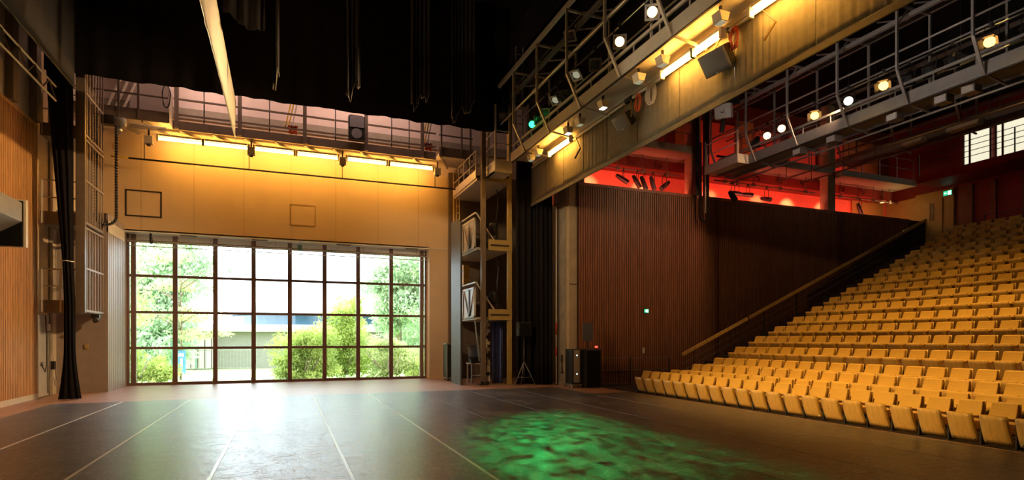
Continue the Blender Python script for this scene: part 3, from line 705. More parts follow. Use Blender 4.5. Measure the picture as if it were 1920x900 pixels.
# wall fittings by the service door
t = thing('electrical_box', (-7.1, 22.6, 2.2), 'small pale electrical box with a drooping cable beside the grey service door', 'electrical box')
MB().box(-7.16, -7.05, 22.45, 22.62, 2.1, 2.32).build('box', M['white_paint'], t, bevel=.01)
MB().tube([(-7.08, 22.3, 2.6), (-7.06, 22.32, 1.6), (-7.06, 22.3, 1.0), (-7.06, 22.2, .8), (-7.06, 22.02, .95), (-7.06, 21.92, 1.05)], .014, 6).build('cable', M['black_plastic'], t, smooth=True)
MB().tube([(-7.1, 22.56, 2.1), (-7.1, 22.56, .1)], .02, 6).build('conduit', M['grey_metal'], t, smooth=True)
t = thing('wall_phone', (-7.04, 22.85, .8), 'black wall phone box with a cord on the concrete rib behind the leg curtain', 'wall phone')
MB().box(-7.1, -7.0, 22.76, 22.92, .85, 1.12).build('phone_body', M['black_plastic'], t, bevel=.01)
MB().box(-7.1, -7.01, 22.77, 22.91, 1.12, 1.3).build('phone_plate', M['cream_metal'], t)
MB().tube([(-7.0, 22.84, .85), (-6.98, 22.86, .55), (-7.0, 22.84, .3), (-7.05, 22.84, .6)], .008, 6).build('cord', M['black_plastic'], t, smooth=True)
tag(MB().lathe((-6.35, 23.58, 1.55), (0, -1, 0), [(0, .05), (.02, .05), (.03, .03), (.05, .03)], 12).box(-6.4, -6.3, 23.55, 23.6, 1.5, 1.66).build('door_knob_plate', M['ochre_metal']), 'small brass knob plate on the taupe wall box', 'door knob')

# ================================================================== REAR CATWALK
t = thing('rear_catwalk', (1.0, 24.9, 9.6), 'brown steel catwalk crossing the back wall above the tube lamps', 'catwalk')
MB().box(-3.95, 6.1, 24.5, 24.56, 9.67, 10.0).build('fascia', M['brown_metal'], t)
MB().box(-7.1, -3.95, 23.9, 23.96, 9.67, 10.06).build('fascia', M['brown_metal'], t)
MB().box(6.1, 7.6, 23.9, 23.96, 9.67, 10.06).build('fascia', M['brown_metal'], t)
MB().box(-3.98, -3.93, 23.9, 24.56, 9.67, 10.9).build('end_panel', M['cream_metal'], t)
MB().box(-7.1, 8.2, 24.56, 25.5, 9.72, 9.78).box(-7.1, -3.95, 23.96, 24.56, 9.72, 9.78).box(6.1, 7.6, 23.96, 24.56, 9.72, 9.78).build('deck', M['cream_metal'], t)
b = MB()
for k in range(14): b.bar((-7 + k*1.1, 24.0 if (-7 + k*1.1 < -4.0 or -7 + k*1.1 > 6.1) else 24.56, 9.66), (-7 + k*1.1 + .7, 25.5, 9.66), .07, .06)
b.build('deck_joist', M['grey_metal'], t)
for z in (10.2, 10.78): MB().box(-3.9, 6.1, 24.47, 24.53, z, z + .06).build('handrail', M['brown_metal'], t)
for z in (10.55, 11.1):
    MB().box(-7.0, -3.98, 23.9, 23.95, z, z + .05).build('handrail', M['brown_metal'], t); MB().box(6.1, 7.6, 23.9, 23.95, z, z + .05).build('handrail', M['brown_metal'], t)
for x in (-3.8, -1.66, .71, 3.12, 5.5): MB().box(x - .07, x + .07, 24.44, 24.56, 9.7, 12.6).build('upright', M['brown_metal'], t)
for x in (-6.9, -5.5, -4.9, 6.2, 7.1, 7.5): MB().box(x - .035, x + .035, 23.88, 23.95, 9.7, 12.6).build('upright', M['brown_metal'], t)
for x in (-2.9, -.6, 1.9, 4.2, 4.95):
    MB().tube([(x, 24.6, 9.9), (x, 24.6, 11.3)], .022, 6).build('hanger', M['dark_metal'], t, smooth=True)
b = MB()
for x in (-6.2, -5.95, -5.7): b.bar((x, 24.9, 10.0), (x + .9, 24.9, 12.4), .06)
b.build('stair_stringer', M['cream_metal'], t)
o = MB().box(-5.4, -4.15, 25.0, 25.06, 10.06, 12.4).box(-5.4, -4.15, 25.06, 25.4, 12.3, 12.4).build('acoustic_panel', M['taupe']); tag(o, 'plain taupe panel standing on the catwalk near the ribbed wall box', 'panel')
MB().box(-5.42, -4.13, 25.03, 25.06, 10.0, 10.1).build('panel_foot', M['dark_metal'], o)
# cable coil, hoists, loudspeaker on the catwalk
tag(MB().tube([(-4.02 + .13*math.cos(a)*(1 + .1*math.sin(5*a)), 23.85 + .02*math.sin(2*a), 10.62 + .42*math.sin(a)) for a in [2*PI*i/28*3.03 for i in range(84)]], .014, 6).build('cable_coil', M['black_plastic'], smooth=True), 'black cable coil hung on the catwalk beside the taupe panel', 'cable')
for x, lab in ((-.35 + .6, 'yellow and orange hoist strap bundle on the catwalk, beside the middle upright'), (5.2 + .6, 'yellow and orange hoist strap bundle on the catwalk near the tall stage mast')):
    h = thing('strap_bundle', (x, 24.75, 10.05), lab, 'hoist straps', 'hoist straps on the catwalk')
    for dx in (-.16, -.05, .07): MB().bar((x + dx - .12, 24.75, 10.3), (x + dx + .15, 24.75, 11.6), .05, .02).build('strap', M['yellow'] if dx < 0 else M['white_paint'], h)
    MB().tube([(x - .16 + .34*(i/30), 24.72 + .04*math.sin(i*1.3), 10.28 + .16*math.sin(i*.9)) for i in range(31)], .035, 6).build('strap_knot', M['orange'], h, smooth=True)
h = thing('loudspeaker', (2.7, 24.38, 9.98), 'black loudspeaker cabinet standing on the catwalk rail', 'loudspeaker')
MB().box(2.38, 3.03, 24.12, 24.42, 10.0, 10.98).build('cabinet', M['black_plastic'], h, bevel=.02)
MB().box(2.42, 2.99, 24.1, 24.12, 10.5, 10.94).build('horn_grille', M['grille'], h)
MB().lathe((2.7, 24.1, 10.25), (0, 1, 0), [(0, .21), (.03, .21)], 20).build('woofer', M['grille'], h)
MB().tube([(2.45, 24.3, 10.98), (2.45, 24.3, 11.05), (2.95, 24.3, 11.05), (2.95, 24.3, 10.98)], .015, 6).build('bracket', M['dark_metal'], h)
# tube lamps
def tube_lamp(p, q, label, group, cap=True):
    p, q = Vector(p), Vector(q); d = (q - p).normalized(); c = (p + q) / 2
    t = thing('tube_lamp', c, label, 'tube lamp', group)
    MB().tube([p, q], .045, 12).build('glowing_tube', M['tube'], t, smooth=True)
    MB().bar(p + V(0,0,.13), q + V(0,0,.13), .12, .08).build('reflector_tray', M['cream_metal'], t, bevel=.008)
    for s, e in ((p, -1), (q, 1)):
        MB().bar(s + d*e*.02 + V(0,0,.04), s + d*e*.09 + V(0,0,.04), .13, .24).build('end_cap', M['cream_metal'], t, bevel=.01)
    return t
U = [(298,385),(392,472),(490,568),(578,650),(670,740),(750,815)]
X2 = [(-4.42, -3.02), (-2.9, -1.42), (-1.12, .27), (.46, 1.98), (2.42, 3.98), (4.2, 6.0)]
for k, (a, c) in enumerate(X2):
    tube_lamp((a, 24.85, 9.36), (c, 24.85, 9.36), 'glowing orange tube lamp under the rear catwalk, %s from the ribbed wall box' % NTH[k], 'tube lamps under the rear catwalk')
for k, x in enumerate((-4.75, -1.27, 2.2, 6.25)):
    h = thing('junction_box', (x, 24.8, 9.2), 'small cream junction box under the rear catwalk, %s from the ribbed wall box' % NTH[k], 'junction box', 'junction boxes under the rear catwalk')
    MB().box(x - .14, x + .14, 24.7, 24.92, 9.1, 9.4).build('box', M['cream_metal'], h, bevel=.015)
    MB().lathe((x, 24.81, 9.03), (0, 0, 1), [(0, .06), (.07, .08)], 12).build('cable_gland', M['dark_metal'], h)
    MB().box(x - .03, x + .03, 24.78, 24.84, 9.4, 9.68).build('hanger', M['dark_metal'], h)
h = thing('flown_pipe', (1, 24.85, 8.55), 'thin black pipe hung level across the back wall below the tube lamps', 'pipe')
MB().tube([(-5.95, 24.85, 8.52), (-5.4, 24.85, 8.52)], .034, 8).build('yellow_pipe_end', M['yellow'], h, smooth=True)
MB().tube([(-5.4, 24.85, 8.52), (8.0, 24.85, 8.56)], .035, 8).build('pipe', M['black_plastic'], h, smooth=True)
for x in (-4.9, -1.35, 2.2, 6.15): MB().tube([(x, 24.85, 8.54), (x, 24.85, 9.15)], .016, 6).build('dropper', M['dark_metal'], h)
# cable chain loop and motor at the corner
def chain_loop(name, x0, x1, y, ztop0, ztop1, zbot, m, label, r=.045, parent_label=None, rib=True):
    h = thing(name, ((x0+x1)/2, y, zbot), label, 'cable chain'); R = (x1 - x0) / 2; xc = (x0 + x1)/2
    pts = []; n = 22
    for i in range(n): pts.append((x0, y, ztop0 + (zbot + R - ztop0) * i / n))
    for i in range(13): a = PI + PI * i / 12; pts.append((xc + R*math.cos(a), y, zbot + R + R*math.sin(a)))
    for i in range(1, n + 1): pts.append((x1, y, zbot + R + (ztop1 - zbot - R) * i / n))
    P_ = [Vector(p) for p in pts]; q = [P_[0]]; 
    for a, c in zip(P_, P_[1:]):
        k = max(1, round((c - a).length / .05)); q += [a + (c - a) * (j + 1) / k for j in range(k)]
    MB().tube(q, [r * (1.35 if j % 2 else .8) for j in range(len(q))], 8).build('ribbed_cable', m, h)
    return h
chain_loop('cable_chain', -6.02, -5.42, 23.3, 9.55, 9.2, 5.75, M['dark_metal'], 'black cable chain looping down beside the ribbed wall box')
h = thing('hoist_motor', (-5.45, 23.6, 9.2), 'grey hoist motor with a hook under the corner of the rear catwalk', 'hoist motor')
MB().box(-5.95, -5.55, 23.5, 23.8, 9.28, 9.6).build('gearbox', M['dark_metal'], h, bevel=.02)
MB().lathe((-5.55, 23.65, 9.42), (1, 0, 0), [(0, .16), (.3, .17), (.34, .12)], 16).build('motor_drum', M['grey_metal'], h, smooth=True)
MB().lathe((-5.42, 23.65, 9.02), (0, 0, 1), [(0, .05), (.1, .1), (.22, .1)], 12).build('hook_block', M['steel'], h, smooth=True)
b = MB(); b.tube([(-5.1, 23.7, 9.4), (-4.0, 23.7, 9.4)], .04, 8).tube([(-5.1, 23.7, 9.32), (-4.0, 23.7, 9.3)], .02, 8); b.build('drive_shaft', M['cream_metal'], h, smooth=True)

# ================================================================== WINDOW TRUSS AND FITTINGS
h = thing('window_truss', (.1, 26.1, 5.6), 'thin white lattice truss along the top of the glazed wall', 'truss')
for z in (5.66, 5.47): MB().tube([(-5.72, 26.12, z), (6.08, 26.12, z)], .018, 6).build('chord', M['white_paint'], h, smooth=True)
b = MB(); x = -5.7; k = 0
while x < 6.0: b.bar((x, 26.12, 5.47 if k % 2 else 5.66), (x + .17, 26.12, 5.66 if k % 2 else 5.47), .014); x += .17; k += 1
b.build('lacing', M['white_paint'], h)
for x in (-4.0, -.4, 3.2, 5.6): MB().box(x - .012, x + .012, 26.11, 26.13, 5.66, 5.97).build('hanger', M['steel'], h)
for k, x in enumerate((-3.6, -1.0, 2.35, 5.35)):
    h = thing('soffit_vent', (x, 25.95, 5.9), 'small dark slotted vent in the white soffit, %s from the ribbed wall box' % NTH[k], 'vent', 'vents in the white soffit')
    MB().box(x - .3, x + .3, 25.9, 26.02, 5.93, 5.96).build('vent_frame', M['grey_metal'], h)
    b = MB()
    for j in range(5): b.box(x - .27 + j*.11, x - .19 + j*.11, 25.91, 26.01, 5.92, 5.935)
    b.build('vent_slot', M['black_plastic'], h)
h = thing('soffit_spotlight', (-4.9, 26.0, 5.6), 'small black spotlight clipped to the window truss beside the ribbed wall box', 'spotlight')
MB().lathe((-4.92, 25.98, 5.86), (.15, -.1, -1), [(0, .03), (.05, .05), (.28, .06), (.3, .045)], 12).build('lamp_housing', M['black_plastic'], h, smooth=True)
MB().box(-4.95, -4.88, 25.96, 26.03, 5.86, 5.965).build('clip', M['dark_metal'], h)
h = thing('hanging_exit_lamp', (.55, 26.0, 5.65), 'small green emergency lamp hanging from the white soffit', 'emergency lamp')
MB().box(.46, .64, 25.97, 26.03, 5.6, 5.84).build('lamp_body', M['green_metal'], h, bevel=.01)
MB().box(.54, .56, 25.99, 26.01, 5.84, 5.965).build('stem', M['steel'], h)

# ================================================================== STAGE-RIGHT GALLERY TOWER
h = thing('stage_mast', (7.32, 21.65, 0), 'tall brown steel mast rising from the stage floor in front of the gallery tower', 'mast')
MB().box(7.24, 7.41, 21.58, 21.63, 0.02, 14.9).box(7.24, 7.41, 21.70, 21.75, 0.02, 14.9).box(7.30, 7.35, 21.63, 21.70, 0.02, 14.9).build('column', M['ochre_metal'] if 0 else M['brown_metal'], h)
MB().box(7.14, 7.5, 21.5, 21.82, 0, .05).build('foot_plate', M['dark_metal'], h)
for x in (7.18, 7.42): MB().box(x, x + .1, 21.48, 21.56, 0.05, .16).build('anchor', M['black_plastic'], h)
t = thing('gallery_tower', (7.9, 22.8, 0), 'ochre steel gallery tower with three railed decks beside the black curtains', 'gallery')
MB().box(8.42, 8.58, 21.72, 21.9, 0, 12).build('corner_post', M['ochre_metal'], t)
MB().box(8.42, 8.58, 25.2, 25.38, 0, 9.4).build('corner_post', M['ochre_metal'], t)
MB().box(7.12, 7.26, 25.2, 25.38, 0, 9.4).build('corner_post', M['ochre_metal'], t)
for z in (2.62, 5.42, 8.2):
    MB().box(7.12, 8.55, 21.86, 25.3, z, z + .10).build('deck', M['pale_panel'], t)
    MB().box(7.55, 8.58, 21.68, 21.74, z - .02, z + .42).build('front_beam', M['ochre_metal'], t, bevel=.01)
    MB().box(7.65, 8.42, 21.63, 21.68, z + .17, z + .22).build('front_rail', M['dark_metal'], t)
    if z < 8:
        for y0, y1 in ((22.0, 23.55), (23.6, 25.1)):
            MB().box(7.10, 7.12, y0, y1, z + .14, z + 1.28).build('side_panel', M['white_paint'] if z < 3 else M['cream_metal'], t)
            f = MB().box(7.06, 7.10, y0, y1, z + 1.24, z + 1.32).box(7.06, 7.10, y0, y1, z + .08, z + .16).box(7.06, 7.1, y0, y0 + .06, z + .08, z + 1.3)
            f.bar((7.07, y0 + .05, z + 1.25), (7.07, (y0 + y1)/2, z + .15), .05, .03).bar((7.07, y1 - .02, z + 1.25), (7.07, (y0 + y1)/2, z + .15), .05, .03).box(7.05, 7.09, (y0+y1)/2 - .02, (y0+y1)/2 + .02, z + .1, z + 1.3)
            f.build('panel_brace', M['cream_metal'], t)
        MB().bar((7.1, 21.95, z + 1.5), (7.1, 25.2, z + 1.5), .05, .05).build('handrail', M['cream_metal'], t)
        MB().bar((7.1, 21.9, z + 1.5), (7.95, 21.9, z + .3), .05, .05).build('diagonal_rail', M['cream_metal'], t)
    for zz in (.7, 1.15): MB().bar((7.5, 21.95, z + zz), (8.3, 24.2, z + zz), .035, .035).build('inner_rail', M['cream_metal'], t)
b = MB()
for k in range(9): b.tube([(7.2, 24.6, 8.4 - k*.3), (7.2, 25.0, 8.4 - k*.3)], .018, 6)
b.tube([(7.2, 24.6, 5.6), (7.2, 24.6, 9.6)], .025, 6).tube([(7.2, 25.0, 5.6), (7.2, 25.0, 9.6)], .025, 6)
b.build('ladder', M['ochre_metal'], t)
MB().bar((7.2, 22.8, 3.9), (7.25, 21.9, .95), .05, .05).build('diagonal_brace', M['grey_metal'], t)
MB().box(7.05, 7.1, 21.9, 25.2, 8.32, 9.35).build('side_rail_top', M['cream_metal'], t) if 0 else None
railing(t, [(7.1, 21.9), (7.1, 25.2)], 8.3, (1.1, .6), M['cream_metal'], n_between=4)
MB().box(7.08, 7.11, 21.9, 25.2, 8.3, 8.62).build('kick_plate', M['cream_metal'], t)
MB().box(7.15, 7.4, 23.8, 24.2, 4.2, 5.05).build('yellow_box', M['yellow'], t)
for k, (x, y, z, lab) in enumerate(((7.95, 22.3, 5.55, 'black moving-head light stored on the middle gallery deck'), (7.95, 22.25, 2.75, 'black moving-head light stored on the lowest gallery deck'))):
    m = thing('moving_head_light', (x, y, z), lab, 'stage light')
    MB().box(x - .3, x + .3, y - .25, y + .25, z, z + .3).build('base_case', M['black_plastic'], m, bevel=.03)
    for sx in (-1, 1): MB().prism([(x + sx*.2 - .04, y - .12, z + .3), (x + sx*.2 - .04, y + .12, z + .3), (x + sx*.2 - .04, y + .09, z + .85), (x + sx*.2 - .04, y - .09, z + .85)], (.08, 0, 0)).build('yoke_arm', M['black_plastic'], m, bevel=.015)
    MB().lathe((x, y - .1, z + .55), (-.2, -.3, 1), [(0, .1), (.08, .15), (.4, .16), (.5, .11)], 16).build('lamp_head', M['black_plastic'], m, smooth=True)
    MB().tube([(x + .2, y, z + .9), (x + .15, y - .1, z + 1.4), (x + .25, y, z + 2.0), (x + .2, y + .05, z + 2.5)], .03, 6).build('cable', M['black_plastic'], m, smooth=True)
hang('blue_curtain', M['blue_cloth'], (7.95, 22.35), (8.4, 22.3), .03, 2.55, 'short deep-blue curtain under the lowest gallery deck', 'curtain', .055, .14, .01, seed=3)
o = MB().prism([(6.46, 21.95, 0), (6.46, 23.3, 0), (6.46, 23.3, 6.75), (6.46, 21.95, 6.55)], (.06, 0, 0)).build('masking_flat', M['slate_panel'], bevel=.005); tag(o, 'tall slate-coloured masking flat standing on edge beside the gallery tower', 'masking flat')
MB().box(6.52, 6.545, 21.96, 23.28, .02, 6.5).build('flat_backing', M['black_paint'], o)
h = thing('flight_case_trolley', (6.7, 24.6, 0), 'silver framed trolley case against the cream wall behind the slate flat', 'trolley')
MB().box(6.55, 6.97, 24.3, 24.9, .14, 1.6).build('case_body', M['black_plastic'], h)
b = MB()
for x in (6.53, 6.95):
    for y in (24.28, 24.86): b.box(x, x + .05, y, y + .05, .1, 1.64)
for z in (.1, 1.6): b.box(6.53, 7.0, 24.27, 24.3, z, z + .05).box(6.51, 6.55, 24.28, 24.9, z, z + .05)
b.build('case_frame', M['steel'], h)
for x in (6.61, 6.91):
    for y in (24.34, 24.84): MB().lathe((x - .02, y, .06), (1, 0, 0), [(0, .06), (.04, .06)], 12).build('caster', M['black_plastic'], h)
h = thing('work_table', (7.6, 23.0, 0), 'light wood work table on white legs under the gallery tower', 'table')
MB().box(7.14, 8.05, 22.75, 23.4, .78, .83).build('tabletop', M['table_top'], h, bevel=.008)
for x in (7.2, 7.98):
    for y in (22.8, 23.34): MB().box(x - .025, x + .025, y - .025, y + .025, 0, .78).build('leg', M['white_paint'], h)
MB().box(7.2, 7.98, 22.79, 22.82, .3, .34).build('stretcher', M['white_paint'], h)
h = thing('lighting_console', (7.45, 23.05, .83), 'tilted dark control desk with a silver lid on the work table', 'control desk')
MB().prism([(7.2, 22.85, .831), (7.2, 23.25, .831), (7.2, 23.25, 1.05), (7.2, 22.85, .93)], (.5, 0, 0)).build('desk_body', M['black_plastic'], h, bevel=.01)
MB().obox((7.45, 23.28, 1.32), (.26, 0, 0), (0, .1, .25), (0, -.012, .005)).build('lid', M['steel'], h)
h = thing('equipment_rack', (7.75, 22.1, 0), 'cluttered stack of pale cable connectors beside the tall stage mast', 'cable rack')
MB().box(7.6, 7.66, 22.05, 22.15, 0.0, 2.6).build('upright', M['cream_metal'], h)
rr = random.Random(5)
for k in range(9):
    z = .35 + k * .25
    MB().box(7.5 + rr.uniform(-.03, .03), 7.72, 21.98, 22.2, z, z + .14).build('connector_box', M['white_paint'] if k % 3 else M['black_plastic'], h, bevel=.01)
MB().tube([(7.55, 21.97, 2.4), (7.5, 21.93, 1.6), (7.58, 21.95, .9), (7.5, 21.93, .4), (7.56, 21.95, .02)], .03, 6).build('cable', M['black_plastic'], h, smooth=True)
hang('black_side_curtain', M['black_cloth'], (8.62, 21.35), (9.98, 21.35), .02, 9.4, 'full-height black curtain between the gallery tower and the concrete column', 'curtain', .06, .26, .005, seed=9)
hang('black_side_curtain', M['black_cloth'], (9.3, 20.9), (9.98, 20.85), .02, 9.4, 'nearer black curtain with straight folds beside the red-taped pole', 'curtain', .05, .2, .005, seed=10)
h = thing('taped_pole', (10.14, 20.8, 0), 'thin pale pole with red tape bands between black curtain and concrete column', 'pole')
MB().tube([(10.14, 20.8, 0), (10.14, 20.8, 8.5)], .028, 8).build('pole', M['cream_metal'], h, smooth=True)
for z0, z1 in ((2.0, 2.5), (1.15, 1.5)): MB().tube([(10.14, 20.8, z0), (10.14, 20.8, z1)], .04, 8).build('tape_band', M['red_tape'], h, smooth=True)
MB().box(10.08, 10.2, 20.72, 20.88, 0, .03).build('foot_plate', M['dark_metal'], h)
h = thing('column_junction_box', (10.5, 20.3, .5), 'small dark socket box low on the concrete proscenium column', 'socket box')
MB().box(10.31, 10.34, 20.6, 20.75, .9, 1.2).build('box', M['black_plastic'], h, bevel=.01)
MB().tube([(10.32, 20.66, .9), (10.3, 20.6, .6), (10.32, 20.55, .45), (10.3, 20.7, .5)], .03, 6).build('cable_bunch', M['black_plastic'], h, smooth=True)
# loudspeaker on tripod
h = thing('tripod_loudspeaker', (8.75, 20.9, 0), 'black loudspeaker on a tripod stand before the black curtain', 'loudspeaker')
MB().box(8.5, 9.05, 20.75, 21.05, 1.95, 2.5).build('cabinet', M['black_plastic'], h, bevel=.02)
MB().box(8.53, 9.02, 20.735, 20.75, 1.98, 2.47).build('grille', M['black_paint'], h)
MB().tube([(8.77, 20.9, .15), (8.77, 20.9, 1.96)], .02, 8).build('pole', M['dark_metal'], h, smooth=True)
for a in (3.5, 5.6, 1.5):
    MB().tube([(8.77, 20.9, .95), (8.77 + .5*math.cos(a), 20.9 + .42*math.sin(a), .012)], .013, 6).build('leg', M['grey_metal'], h, smooth=True)
    MB().tube([(8.77, 20.9, .3), (8.77 + .32*math.cos(a), 20.9 + .27*math.sin(a), .34)], .009, 6).build('strut', M['grey_metal'], h, smooth=True)
# amplifier rack on dolly, dark loudspeaker case, panel and red lamp
h = thing('amplifier_rack', (10.1, 19.3, 0), 'grey-fronted amplifier rack on a small wheeled dolly before the pale column', 'amplifier rack')
MB().box(9.98, 10.42, 19.12, 19.7, .14, 1.46).build('cabinet', M['black_plastic'], h, bevel=.015)
MB().box(10.04, 10.30, 19.09, 19.12, .2, 1.42).build('front_plate', M['grey_metal'], h, bevel=.01)
for z in (.5, 1.2): MB().box(10.14, 10.19, 19.08, 19.09, z, z + .05).build('badge', M['sign_white'], h)
MB().box(9.92, 10.4, 19.08, 19.7, .10, .14).build('dolly', M['steel'], h)
for x, y in ((9.96, 19.1), (10.32, 19.1), (9.96, 19.64), (10.32, 19.64)): MB().lathe((x - .025, y, .05), (1, 0, 0), [(0, .05), (.05, .05)], 12).build('caster', M['steel'], h)
h = thing('subwoofer_case', (10.75, 19.2, 0), 'big black bass loudspeaker case beside the amplifier rack', 'loudspeaker')
MB().box(10.44, 11.1, 18.9, 19.5, .01, 1.45).build('cabinet', M['black_plastic'], h, bevel=.02)
MB().box(10.48, 11.06, 18.88, 18.9, .06, 1.4).build('grille', M['black_paint'], h)
h = thing('desk_monitor', (10.75, 19.25, 1.46), 'dark grey flat screen on a stand on the bass loudspeaker case', 'screen')
MB().box(10.5, 10.94, 19.22, 19.27, 1.75, 2.45).build('screen_panel', M['grey_metal'] if 0 else M['slate_panel'], h, bevel=.01)
MB().box(10.69, 10.75, 19.24, 19.28, 1.46, 1.78).build('stand', M['dark_metal'], h)
MB().box(10.6, 10.84, 19.16, 19.36, 1.452, 1.47).build('stand_foot', M['dark_metal'], h)
h = thing('red_standby_lamp', (10.98, 19.1, 1.45), 'small red glowing lamp on the bass loudspeaker case', 'lamp')
MB().box(10.93, 11.05, 19.05, 19.15, 1.452, 1.5).build('lamp_base', M['black_plastic'], h)
MB().box(10.95, 11.03, 19.04, 19.13, 1.5, 1.57).build('lamp_cap', M['led'], h, bevel=.015)

t = thing('added_lamp_pipe', (-5.7, 10, 8.9), 'pipe of added unseen lamps over the oak-slatted wall, beyond the charcoal cloth', 'pipe')  # lamps added out of view to warm the slatted wall
MB().tube([(-5.7, 6, 9.0), (-5.7, 13.8, 9.0)], .03, 8).build('pipe', M['dark_metal'], t)
for y in (6.5, 10, 13.5): MB().tube([(-5.7, y, 9.0), (-5.7, y, 15)], .015, 6).build('dropper', M['dark_metal'], t)
for k, (a, c) in enumerate(((6.4, 8.4), (8.8, 10.8), (11.2, 13.2))):
    tube_lamp((-5.7, a, 8.7), (-5.7, c, 8.7), 'added unseen tube lamp over the oak-slatted wall, %s from the back wall' % ('third', 'second', 'first')[k], 'added tube lamps over the oak-slatted wall')
# ================================================================== LIGHTING BRIDGES
def bridge(name, x0, x1, xo, ya, yb, z, posts, m, mdeck, label, rails=True, deck_gap=0):
    """catwalk along y: fascia at x0, outriggers kinked out to xo"""
    t = thing(name, ((x0+x1)/2, yb, z), label, 'lighting bridge')
    MB().box(x0, x0 + .05, ya, yb, z, z + .36).build('fascia', m, t)
    MB().box(x0 + .05, x1, ya, yb, z + .10, z + .15).build('deck', mdeck, t)
    MB().box(x1 - .05, x1, ya, yb, z, z + .36).build('rear_fascia', m, t)
    MB().box(x0 - .02, x0 + .03, ya, yb, z - .05, z - .02).build('lower_trim', M['dark_metal'], t)
    for y in posts:
        MB().bar((x0 - .02, y, z - .02), (xo, y, z + .92), .075, .05).build('outrigger', m, t)
        MB().box(xo - .035, xo + .035, y - .03, y + .03, z + .9, z + 2.85).build('post', m, t)
        MB().box(x1 - .06, x1, y - .03, y + .03, z + .3, z + 2.85).build('post', m, t)
        MB().box(xo, x1, y - .03, y + .03, z + 2.78, z + 2.84).build('cross_bar', m, t)
        MB().bar((x0 - .02, y, z + .02), (x1 - .03, y, z - .12), .06, .05).build('bracket', m, t)
        MB().bar((xo, y, z + 2.2), (xo + .5, y, z + 2.8), .035).build('knee_brace', m, t)
    MB().box(xo - .05, xo + .05, ya, yb, z + 2.84, z + 2.97).build('top_chord', m, t)
    MB().box(x1 - .1, x1, ya, yb, z + 2.84, z + 2.94).build('top_chord', m, t)
    MB().tube([(xo + .08, ya, z + 1.45), (xo + .08, yb, z + 1.45)], .03, 8).build('handrail', m, t, smooth=True)
    MB().tube([(x1 - .08, ya, z + 1.6), (x1 - .08, yb, z + 1.6)], .028, 8).build('handrail', m, t, smooth=True)
    MB().tube([(x1 - .08, ya, z + .9), (x1 - .08, yb, z + .9)], .028, 8).build('handrail', m, t, smooth=True)
    MB().box(x0 + .08, x0 + .13, ya, yb, z + .62, z + .70).build('cable_rail', m, t)
    for k in range(int((yb - ya) / 1.1)): MB().box(x0 + .09, x0 + .12, ya + k*1.1, ya + k*1.1 + .03, z + .3, z + .65).build('rail_stub', m, t)
    b = MB(); y = ya; k = 0
    while y < yb - .5:
        MB().bar((x1 - .05, y, z + 2.9), (xo + .55, y + .55, z + 2.9), .05, .03).build('lacing_bar', m, t); y += 1.1
    MB().box(xo + .5, xo + .62, ya, yb, z + 2.55, z + 2.68).build('cable_tray', M['grey_metal'], t)
    return t
B1 = bridge('stage_lighting_bridge', 8.2, 9.2, 7.72, 1.5, 20.9, 8.76, (19.4, 17.3, 15.14, 12.97, 10.8, 8.6, 6.4), M['cream_metal'], M['cream_metal'], 'cream steel lighting bridge with kinked posts above the grey-green valance')
MB().tube([(8.55, 2, 10.45), (8.55, 20.6, 10.45)], .03, 8).build('lamp_bar', M['steel'], B1, smooth=True)
MB().tube([(9.12, 2, 8.66), (9.12, 20.9, 8.66)], .04, 8).build('under_bar', M['cream_metal'], B1, smooth=True)
MB().box(7.5, 8.2, 20.75, 20.8, 8.3, 8.76).box(7.5, 7.55, 20.8, 22.0, 8.3, 8.76).box(7.5, 8.2, 20.8, 22.0, 8.3, 8.36).build('end_landing', M['cream_metal'], B1)
for x, y in ((7.53, 20.78), (7.53, 21.6), (8.1, 20.78)): MB().box(x - .03, x + .03, y - .03, y + .03, 8.76, 10.9).build('landing_post', M['cream_metal'], B1)
for z in (9.4, 9.9): MB().tube([(7.53, 22.0, z), (7.53, 20.78, z)], .024, 8).tube([(7.53, 20.78, z), (8.2, 20.78, z)], .024, 8).build('landing_rail', M['cream_metal'], B1, smooth=True)
b = MB()
for k in range(14): b.tube([(8.3, 20.6, 9.0 + k*.3), (8.6, 20.6, 9.0 + k*.3)], .016, 6)
b.tube([(8.3, 20.6, 8.8), (8.3, 20.6, 13.2)], .024, 6).tube([(8.6, 20.6, 8.8), (8.6, 20.6, 13.2)], .024, 6)
b.build('ladder', M['grey_metal'], B1)
b = MB(); y = 11.0
while y < 20: b.box(8.9, 9.1, y, y + .3, 9.0, 9.22); y += .55
b.build('dimmer_box_row', M['cream_metal'], B1)
tag(MB().box(9.28, 9.31, -7, 21.6, 8.9, 13.3).build('added_black_sheet', M['black_cloth']), 'added black sheet darkening the back of the cream lighting bridge', 'stage cloth')  # added sheet blacks out the bridge background and blocks auditorium light
# valance with seams and hem
t = thing('proscenium_valance', (9.25, 11, 7.2), 'long grey-green cloth valance hanging under the cream lighting bridge', 'valance')
SE = [21.3, 19.9, 18.4, 16.9, 15.4, 13.75, 11.9, 10.0, 7.9, 5.6, 3.0, 0]
for k, (a, c) in enumerate(zip(SE, SE[1:])):
    pl = .003 if k < 3 else (.008 if k == 3 or k > 6 else .004)
    hang('cloth_panel', M['valance_cloth'], (9.26, c + .01), (9.26, a - .01), 7.32, 8.85, '', '', pl, .22 if k != 7 else .16, .008, seed=k + 20, parent=t, top_slack=.6)
MB().box(9.235, 9.275, 0, 21.3, 7.2, 7.33).build('hem', M['valance_cloth'], t, bevel=.01)
MB().tube([(9.24, 0, 7.335), (9.24, 21.3, 7.335)], .008, 6).build('hem_cord', M['black_plastic'], t)
